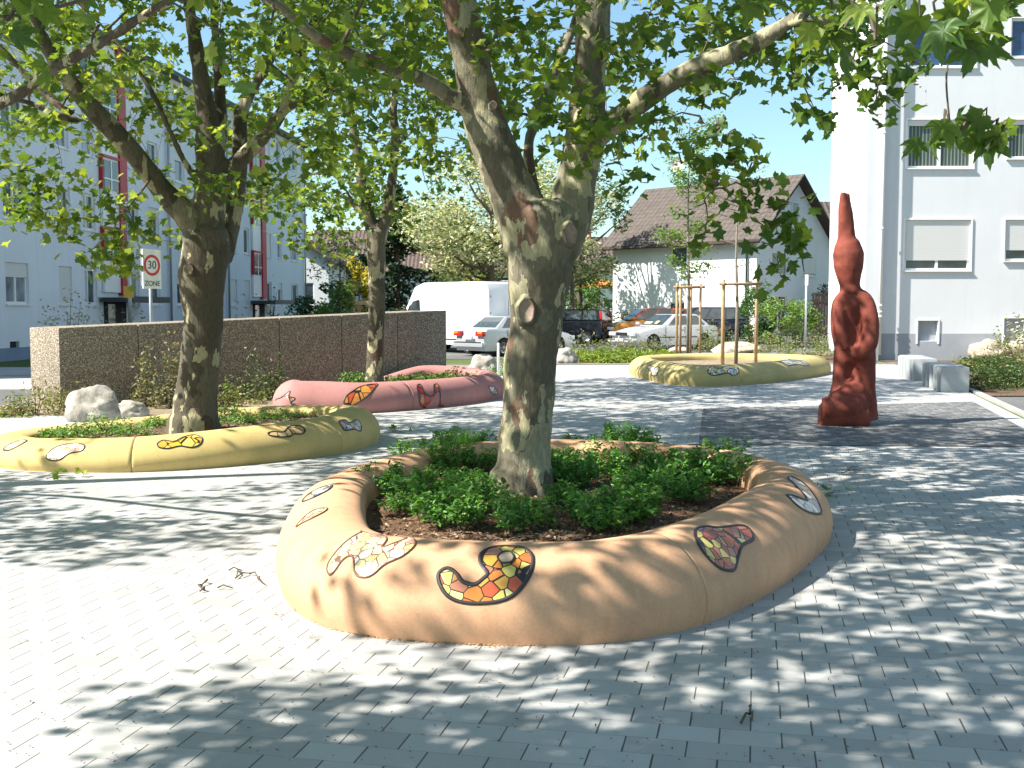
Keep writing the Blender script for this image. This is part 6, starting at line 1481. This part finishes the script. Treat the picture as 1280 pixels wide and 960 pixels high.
    m_ = MB(); m_.box((xf - .03, 0, .40), (.16, W - .12, .13)); o_ = child(m_, 'bumper', col_ if kind != 'van' else M['blacktrim']); bevel(o_, .04)
    m_ = MB(); m_.box((xb + .03, 0, .42), (.16, W - .10, .17)); o_ = child(m_, 'bumper', col_ if kind != 'van' else M['blacktrim']); bevel(o_, .04)
    m_ = MB(); m_.box((xb - .055, 0, .50), (.012, W - .2, .035)); m_.box((xf + .055, 0, .44), (.012, W - .2, .03))
    for sg in (-1, 1): m_.box(((wx[0] + wx[1]) / 2, sg * (hw + .003), .52), (abs(wx[0] - wx[1]) - 2.4 * wr, .018, .045))
    child(m_, 'rubbing_strip', M['blacktrim'])
    tz, th, tw_ = tail
    for sg in (-1, 1):
        if tailstyle == 'tall': m_ = MB(); m_.box((xb + .13, sg * (hw - .15), tz), (.12, .09, th)); o_ = child(m_, 'tail_light', M['lampred']); bevel(o_, .02)
        else:
            m_ = MB(); m_.box((xb + .05, sg * (hw - .06 - tw_ / 2), tz), (.16, tw_, th)); o_ = child(m_, 'tail_light', M['lampred']); bevel(o_, .02)
            m_ = MB(); m_.box((xb - .032, sg * (hw - .06 - tw_ * .35), tz + th * .22), (.02, tw_ * .6, th * .45)); child(m_, 'indicator', M['lampam'], o_)
    for x_, z_ in ((xb - .025, .66 if kind != 'van' else .62), (xf + .06, .42)):
        m_ = MB(); m_.box((x_, 0, z_), (.02, .52, .11)); o_ = child(m_, 'number_plate', M['plate'])
        m_ = MB(); m_.box((x_ + math.copysign(.012, x_), -.235 * math.copysign(1, -x_), z_), (.006, .04, .10)); child(m_, 'plate_band', M['plateblue'], o_)
    if gh:
        for sg in (-1, 1):
            m_ = MB(); m_.box((gh[1] - .12, sg * (gw[0] / 2 + .16), gh[4] + .10), (.10, .18, .12)); o_ = child(m_, 'wing_mirror', M['blacktrim'] if kind == 'van' else col_); bevel(o_, .03)
            for hx in ((gh[0] + gh[1]) / 2 - .55, (gh[0] + gh[1]) / 2 + .35):
                m_ = MB(); m_.box((hx, sg * (hw + .004), gh[4] - .16), (.16, .025, .03)); child(m_, 'door_handle', M['blacktrim'])
        m_ = MB()
        for sg in (-1, 1):
            for hx in ((gh[0] + gh[1]) / 2 - .75, (gh[0] + gh[1]) / 2 + .18, gh[1] - .1): m_.box((hx, sg * (hw - .008), .62), (.010, .020, .62))
        child(m_, 'door_seam', M['blacktrim'])
    return root
sedan = [(-2.2, .2), (-2.25, .40), (-2.26, .62), (-2.20, .86), (-2.10, .95), (-1.45, .98), (.75, .95), (1.35, .87), (1.95, .76), (2.2, .64), (2.26, .45), (2.22, .2)]
silver = paint('silver_paint', (.50, .52, .54), .45, .3); silver2 = paint('pale_silver_paint', (.58, .59, .60), .35, .3)
def spot(px, Y): p = AT(px, 400, Y); return (p.x, Y, .012 + max(0, (Y - 44.2) * .0305))
th = R(90 - 48)
car('silver saloon seen from behind, partly hidden by the main trunk', spot(645, 40.6), th, 4.5, 1.7, 1.4, silver, sedan, (-1.62, .85, -.98, .12, .95, 1.40), (1.52, 1.14), (1.36, -1.32), wins=((.10, .46), (.50, .90)), kind='sedan', tail=(.80, .17, .38))
car('pale silver saloon with yellow papers behind its windscreen, parked before the orange car', spot(832, 45.0), R(180 + 33), 4.55, 1.7, 1.42, silver2, [(x * .98, z) for x, z in sedan], (-1.75, .80, -1.15, .05, .95, 1.42), (1.52, 1.16), (1.32, -1.30), wins=((.10, .46), (.50, .90)), kind='sedan', head=(.66, .15, .42))
hatch = [(-1.92, .2), (-1.98, .5), (-1.95, .92), (-1.85, 1.0), (.85, .98), (1.4, .86), (1.8, .70), (1.93, .5), (1.9, .2)]
black = paint('black_paint', (.012, .014, .02), .2, .18)
car('black hatchback with tall red tail lights, right of the main trunk', spot(708, 49.5), R(180 - 23), 3.9, 1.68, 1.48, black, hatch, (-1.90, 1.0, -1.62, .30, .97, 1.48), (1.56, 1.18), (1.22, -1.22), wins=((.06, .30), (.34, .60), (.64, .92)), kind='hatchback', tail=(1.12, .55, .1), tailstyle='tall')
orange = paint('orange_paint', (.68, .27, .025), .1, .3)
car('orange compact car behind the pale silver saloon', spot(812, 50.0), R(180 + 10), 4.2, 1.7, 1.48, orange, [(x * 1.04, z) for x, z in hatch], (-1.85, 1.15, -1.55, .35, .97, 1.50), (1.56, 1.18), (1.28, -1.25), wins=((.08, .34), (.38, .64), (.68, .92)), kind='hatchback', roofc=paint('red_orange_paint', (.5, .10, .02), .1, .3))
car('dark blue estate car mostly hidden behind the pale silver saloon', spot(872, 49.2), R(180 + 8), 4.4, 1.75, 1.55, paint('navy_paint', (.015, .02, .045), .2, .2), [(x * 1.12, z * 1.04) for x, z in hatch], (-2.1, 1.0, -1.8, .25, 1.0, 1.58), (1.6, 1.22), (1.35, -1.35), wins=((.08, .34), (.38, .64), (.68, .92)), kind='estate_car')
# papers behind the windscreen of the pale saloon are cream cards on the dashboard
pl_ = bpy.data.objects
for o in list(col.objects):
    if o.get('label', '').startswith('pale silver saloon'):
        m_ = MB(); m_.box((.62, -.25, 1.05), (.02, .42, .14), mat=Matrix.Rotation(R(-58), 3, 'Y')); m_.box((.62, .28, 1.07), (.02, .18, .18), mat=Matrix.Rotation(R(-58), 3, 'Y'))
        m_.v = [(v_[0] + .045, v_[1], v_[2] + .03) for v_ in m_.v]
        m_.build('dashboard_paper', plain('cream_paper', (.6, .55, .22), .7), o)
# white high-roof van
vout = [(-2.9, .35), (-2.96, .55), (-2.96, 1.2), (-2.90, 2.3), (-2.75, 2.58), (-2.4, 2.66), (.9, 2.66), (1.45, 2.5), (2.0, 1.75), (2.2, 1.45), (2.75, 1.18), (2.95, .95), (3.0, .6), (2.95, .35)]
vw = paint('white_van_paint', (.72, .73, .74), .0, .35)
van = car('white high-roof panel van with closed rear doors behind the end of the wall', spot(572, 43.3), R(90 + 42), 5.9, 1.95, 2.66, vw, vout, None, None, (1.85, -1.75), wr=.34, kind='van', tail=(1.1, .30, .10), clear=.32, cat='van')
m_ = MB()
for y in (0,): m_.box((-2.955, y, 1.45), (.02, .014, 1.7), mat=Matrix.Rotation(R(0), 3, 'Y'))
m_.box((-2.955, .93, 1.45), (.02, .012, 1.7)); m_.box((-2.955, -.93, 1.45), (.02, .012, 1.7)); m_.box((-2.96, 0, 1.30), (.012, 1.86, .012)); m_.box((-2.975, .06, 1.25), (.04, .03, .12))
for z in (.8, 1.5, 2.1):
    for y in (-.9, .9): m_.box((-2.97, y, z), (.03, .06, .08))
m_.build('rear_door', plain('door_gap', (.25, .26, .28), .6), van)
for sg in (-1, 1):
    m_ = MB(); m_.add([(1.15, sg * .985, 1.42), (2.05, sg * .965, 1.42), (1.72, sg * .955, 1.92), (1.15, sg * .985, 2.02)], [(0, 1, 2, 3)]); m_.build('side_window', M['carglass'], van)
    m_ = MB(); m_.box((1.95, sg * 1.08, 1.5), (.10, .18, .3)); o_ = m_.build('wing_mirror', M['blacktrim'], van); bevel(o_, .03)
    m_ = MB(); m_.box((2.86, sg * .72, .95), (.18, .26, .22)); o_ = m_.build('headlight', M['lampw'], van); bevel(o_, .03)
m_ = MB(); m_.add([(2.14, -.82, 1.52), (2.14, .82, 1.52), (1.50, .74, 2.42), (1.50, -.74, 2.42)], [(0, 1, 2, 3)]); m_.v = [(v_[0] + .07, v_[1], v_[2] + .02) for v_ in m_.v]; m_.build('windscreen', M['carglass'], van)

# ================================================= SIGN, LAMP, POSTS
def text_mesh(body, size, mat_, parent, loc, rot, name='lettering', ext=.002, sx=1.0):
    cu = bpy.data.curves.new('t', 'FONT'); cu.body = body; cu.size = size; cu.align_x = 'CENTER'; cu.align_y = 'CENTER'; cu.extrude = ext
    to = bpy.data.objects.new('t', cu); col.objects.link(to)
    dg = bpy.context.evaluated_depsgraph_get(); dg.update(); me = bpy.data.meshes.new_from_object(to.evaluated_get(dg))
    bpy.data.objects.remove(to); me.materials.clear(); me.materials.append(mat_); me.name = name
    o = bpy.data.objects.new(name, me); col.objects.link(o); o.parent = parent; o.location = loc; o.rotation_euler = rot; o.scale = (sx, 1, 1); return o
Yz = 24.0; sp = AT(191, 400, Yz); zt_, zb2 = AT(190, 312, Yz).z, AT(190, 361, Yz).z
sgn = empty('zone_sign', (sp.x, Yz, 0), 'white speed zone sign with red ring on a grey pole behind the wall', 'traffic sign', rz=R(60))
hS = zt_ - zb2; wS = .50
m_ = MB(); m_.tube([(0, .05, 0), (0, .05, zt_ - .05)], .035, 10); m_.build('pole', M['greymetal'], sgn, smooth=True)
m_ = MB(); m_.box((0, 0, (zt_ + zb2) / 2), (wS, .02, hS)); pl_ = m_.build('plate', plain('sign_white', (.82, .82, .81), .4), sgn)
m_ = MB(); m_.box((0, .075, (zt_ + zb2) / 2 + .04), (wS * .9, .015, hS * .95)); m_.build('back_plate', M['greymetal'], sgn)
zc_ = zb2 + hS * .60; m_ = MB(); N = 36
vs = [(math.cos(2 * math.pi * k_ / N) * r_, -.0125, zc_ + math.sin(2 * math.pi * k_ / N) * r_) for r_ in (.225, .165) for k_ in range(N)]
m_.add(vs, [(k_, N + k_, N + (k_ + 1) % N, (k_ + 1) % N) for k_ in range(N)]); m_.build('red_ring', plain('sign_red', (.62, .02, .02), .4), pl_)
blk = plain('sign_black', (.02, .02, .02), .5)
text_mesh('30', .24, blk, pl_, (0, -.0135, zc_), (R(90), 0, 0)); text_mesh('ZONE', .155, blk, pl_, (0, -.0135, zb2 + hS * .13), (R(90), 0, 0))
Yl = 33.0; lp = AT(163, 400, Yl)
lm = empty('street_lamp', (lp.x, Yl, 0), 'slim grey street lamp with box head and yellow plate before the long block', 'street lamp')
zt2 = AT(160, 258, Yl).z
m_ = MB(); m_.tube([(0, 0, 0), (0, 0, zt2)], [.07, .045], 10); m_.build('pole', M['greymetal'], lm, smooth=True)
m_ = MB(); m_.box((-.12, 0, zt2 + .06), (.42, .25, .14)); o_ = m_.build('lamp_head', M['frame'], lm); bevel(o_, .04)
m_ = MB(); m_.box((0, -.09, AT(163, 365, Yl).z), (.3, .02, .34)); m_.build('yellow_plate', plain('yellow_plate', (.62, .33, .03), .5), lm)
p_ = AT(1007, 400, 44); pm = empty('slim_post', (p_.x, 44, 0), 'slim grey sign pole with a small plate in front of the gable', 'sign post')
m_ = MB(); m_.tube([(0, 0, 0), (0, 0, AT(1007, 344, 44).z)], .04, 8); m_.build('pole', M['greymetal'], pm, smooth=True)
m_ = MB(); m_.box((0, -.05, AT(1007, 350, 44).z), (.12, .02, .42)); m_.build('plate', M['frame'], pm)
p_ = G(623, 472); m_ = MB(); m_.tube([(0, 0, 0), (0, 0, .82), (0, 0, .85)], [.034, .034, .024], 12)
o = m_.build('bollard', M['frame'], None, smooth=True); o.location = (p_.x, p_.y, 0); tag(o, 'short white bollard left of the main trunk beside the mossy boulder', 'bollard')
# wooden posts and fences in the distance
def posts_frame(label, px0, px1, Y, ytop, name='wooden_frame', extra=()):
    a, b_ = AT(px0, 400, Y), AT(px1, 400, Y); z = AT(px0, ytop, Y).z; root = empty(name, (a.x, Y, 0), label, 'wooden frame')
    W_ = b_.x - a.x
    for x in (0, W_): m_ = MB(); m_.box((x, 0, z / 2), (.14, .14, z)); m_.build('post', M['rail_wood'], root)
    m_ = MB(); m_.box((W_ / 2, -.08, z - .08), (W_ + .3, .015 + .04, .16)); m_.build('beam', M['wood'], root)
posts_frame('brown timber frame beside the foot of the slender plane tree', 449, 466, 46, 376)
posts_frame('orange-brown timber frame between the van and the main trunk', 628, 650, 50, 380)
def picket(label, px0, px1, Y, ytop, m):
    a, b_ = AT(px0, 400, Y), AT(px1, 400, Y); z = AT(px0, ytop, Y).z; root = empty('picket_fence', (a.x, Y, 0), label, 'fence'); W_ = b_.x - a.x
    m_ = MB(); n_ = int(W_ / .13)
    for i in range(n_): m_.box((i * .13, 0, z / 2), (.09, .02, z))
    m_.build('pickets', m, root); m_ = MB(); m_.box((W_ / 2, .03, z * .25), (W_, .03, .08)); m_.box((W_ / 2, .03, z * .8), (W_, .03, .08)); m_.build('rails', m, root)
picket('pale weathered picket fence left of the gabled house', 722, 759, 57.5, 374, plain('weathered_fence', (.40, .40, .37), .8, var=.2))
picket('dark brown board fence between the gabled house and the tall building', 1016, 1040, 50.5, 366, M['darkwood'])
# orange parasol by the house
p_ = AT(750, 400, 63); pr = empty('parasol', (p_.x, 63, 0), 'orange parasol peeking out left of the gabled house', 'parasol'); zp_ = AT(750, 347, 63).z
m_ = MB(); m_.tube([(0, 0, 0), (0, 0, zp_)], .03, 8); m_.build('pole', M['greymetal'], pr)
m_ = MB(); N = 8; vs = [(0, 0, zp_)] + [(math.cos(2 * math.pi * k_ / N) * 1.4, math.sin(2 * math.pi * k_ / N) * 1.4, zp_ - .45) for k_ in range(N)] + [(math.cos(2 * math.pi * k_ / N) * 1.4, math.sin(2 * math.pi * k_ / N) * 1.4, zp_ - .6) for k_ in range(N)]
m_.add(vs, [(0, 1 + k_, 1 + (k_ + 1) % N) for k_ in range(N)] + [(1 + k_, 9 + k_, 9 + (k_ + 1) % N, 1 + (k_ + 1) % N) for k_ in range(N)]); m_.build('canopy', plain('orange_cloth', (.6, .22, .05), .8), pr)
# balcony rail by the distant house
p_ = AT(634, 350, 66); bl = empty('garden_trellis', (p_.x, 66, 0), 'white garden trellis with climbing plants left of the main trunk', 'trellis'); m_ = MB()
for i in range(9): m_.box((-.8 + i * .2, 0, 2.0), (.04, .04, 2.6))
for i in range(7): m_.box((0, .03, .9 + i * .4), (1.7, .03, .04))
m_.build('lattice', M['frame'], bl); leaves('climber', np.array([(random.uniform(-.8, .8), random.gauss(0, .1), random.uniform(.6, 3)) for _ in range(160)]), .08, [M['hedge']], [1], 'oval', parent=bl)

# ================================================= THINGS LYING ON THE PAVING
def twig_thing(px, py, segs, label, seed=0, leafn=0, r0=.006):
    g = G(px, py); rnd = random.Random(seed); m_ = MB(); pts_all = []
    for (a, b_) in segs:
        A, B = G(*a), G(*b_); A.z = .022; B.z = .024; mid = A.lerp(B, .5) + Vector((rnd.uniform(-.02, .02), rnd.uniform(-.02, .02), .018))
        m_.tube([A - g, mid - g, B - g], [r0, r0 * .8, r0 * .5], 6); pts_all += [A - g, mid - g, B - g]
    if leafn:
        P = [tuple(rnd.choice(pts_all) + Vector((rnd.gauss(0, .06), rnd.gauss(0, .08), .02 + abs(rnd.gauss(0, .02))))) for _ in range(leafn)]
        o = leaves('fallen_sprig', P, .06, [M['leaf_a'], M['leaf_c']], [.6, .4], 'plane', 1.6, 0, extra=m_); o.location = g
    else: o = m_.build('fallen_twig', M['twig'], None, smooth=True); o.location = g
    return tag(o, label, 'twig' if not leafn else 'leafy sprig')
twig_thing(310, 722, [((286, 717), (303, 718)), ((297, 716), (295, 727)), ((294, 727), (312, 721)), ((312, 721), (322, 726)), ((322, 726), (331, 735))], 'crooked forked dry twig on the sunlit paving left of the apricot planter', 1)
twig_thing(254, 737, [((257, 731), (252, 736)), ((252, 736), (254, 741)), ((254, 741), (250, 744))], 'small curled dry twig left of the forked twig', 2, r0=.009)
twig_thing(281, 739, [((272, 739), (291, 740))], 'short straight dry twig below the forked twig', 3)
twig_thing(1075, 591, [((1052, 594), (1070, 592)), ((1066, 589), (1088, 596)), ((1060, 590), (1072, 586))], 'dry twig cluster on the paving in front of the sculpture', 4)
twig_thing(933, 903, [((926, 910), (937, 899)), ((936, 899), (940, 908)), ((937, 899), (936, 890))], 'dark forked twig in the shaded foreground paving', 5)
twig_thing(1040, 622, [((1022, 627), (1046, 618))], 'green leafy sprig lying right of the apricot planter', 6, leafn=9)
twig_thing(75, 600, [((58, 601), (92, 598))], 'wilted leafy sprig lying in front of the low yellow planter', 7, leafn=7)
twig_thing(497, 542, [((490, 541), (505, 543))], 'small wilted sprig between the pink and apricot planters', 8, leafn=5)
P = []; rnd = random.Random(77)
for i in range(1000):
    px, py = rnd.uniform(-20, 1300), 560 + 400 * rnd.random() ** .8; g = G(px, py); P.append((g.x, g.y, .021))
o = leaves('leaf_litter', P, .0085, [M['twig'], M['dry'], M['chip']], [.5, .25, .25], 'oval', 3.0, 0); tag(o, 'scattered small dry leaf bits and seeds across the paving', 'leaf litter', kind='stuff')
# sand grains fringe along the foot of the apricot planter
P = []
for i in range(900):
    t = rnd.random(); px = 352 + 330 * t ** 1.2; base_y = np.interp(px, [352, 368, 405, 460, 530, 610, 690], [737, 764, 785, 798, 805, 809, 810]); g = G(px, base_y + rnd.expovariate(.9)); P.append((g.x, g.y, .018))
o = leaves('sand_fringe', P, .008, [plain('sand_grain', (.45, .30, .14), .9)], [1], 'oval', 2.5, 0); tag(o, 'gritty orange sand along the foot of the apricot planter', 'sand', kind='stuff')
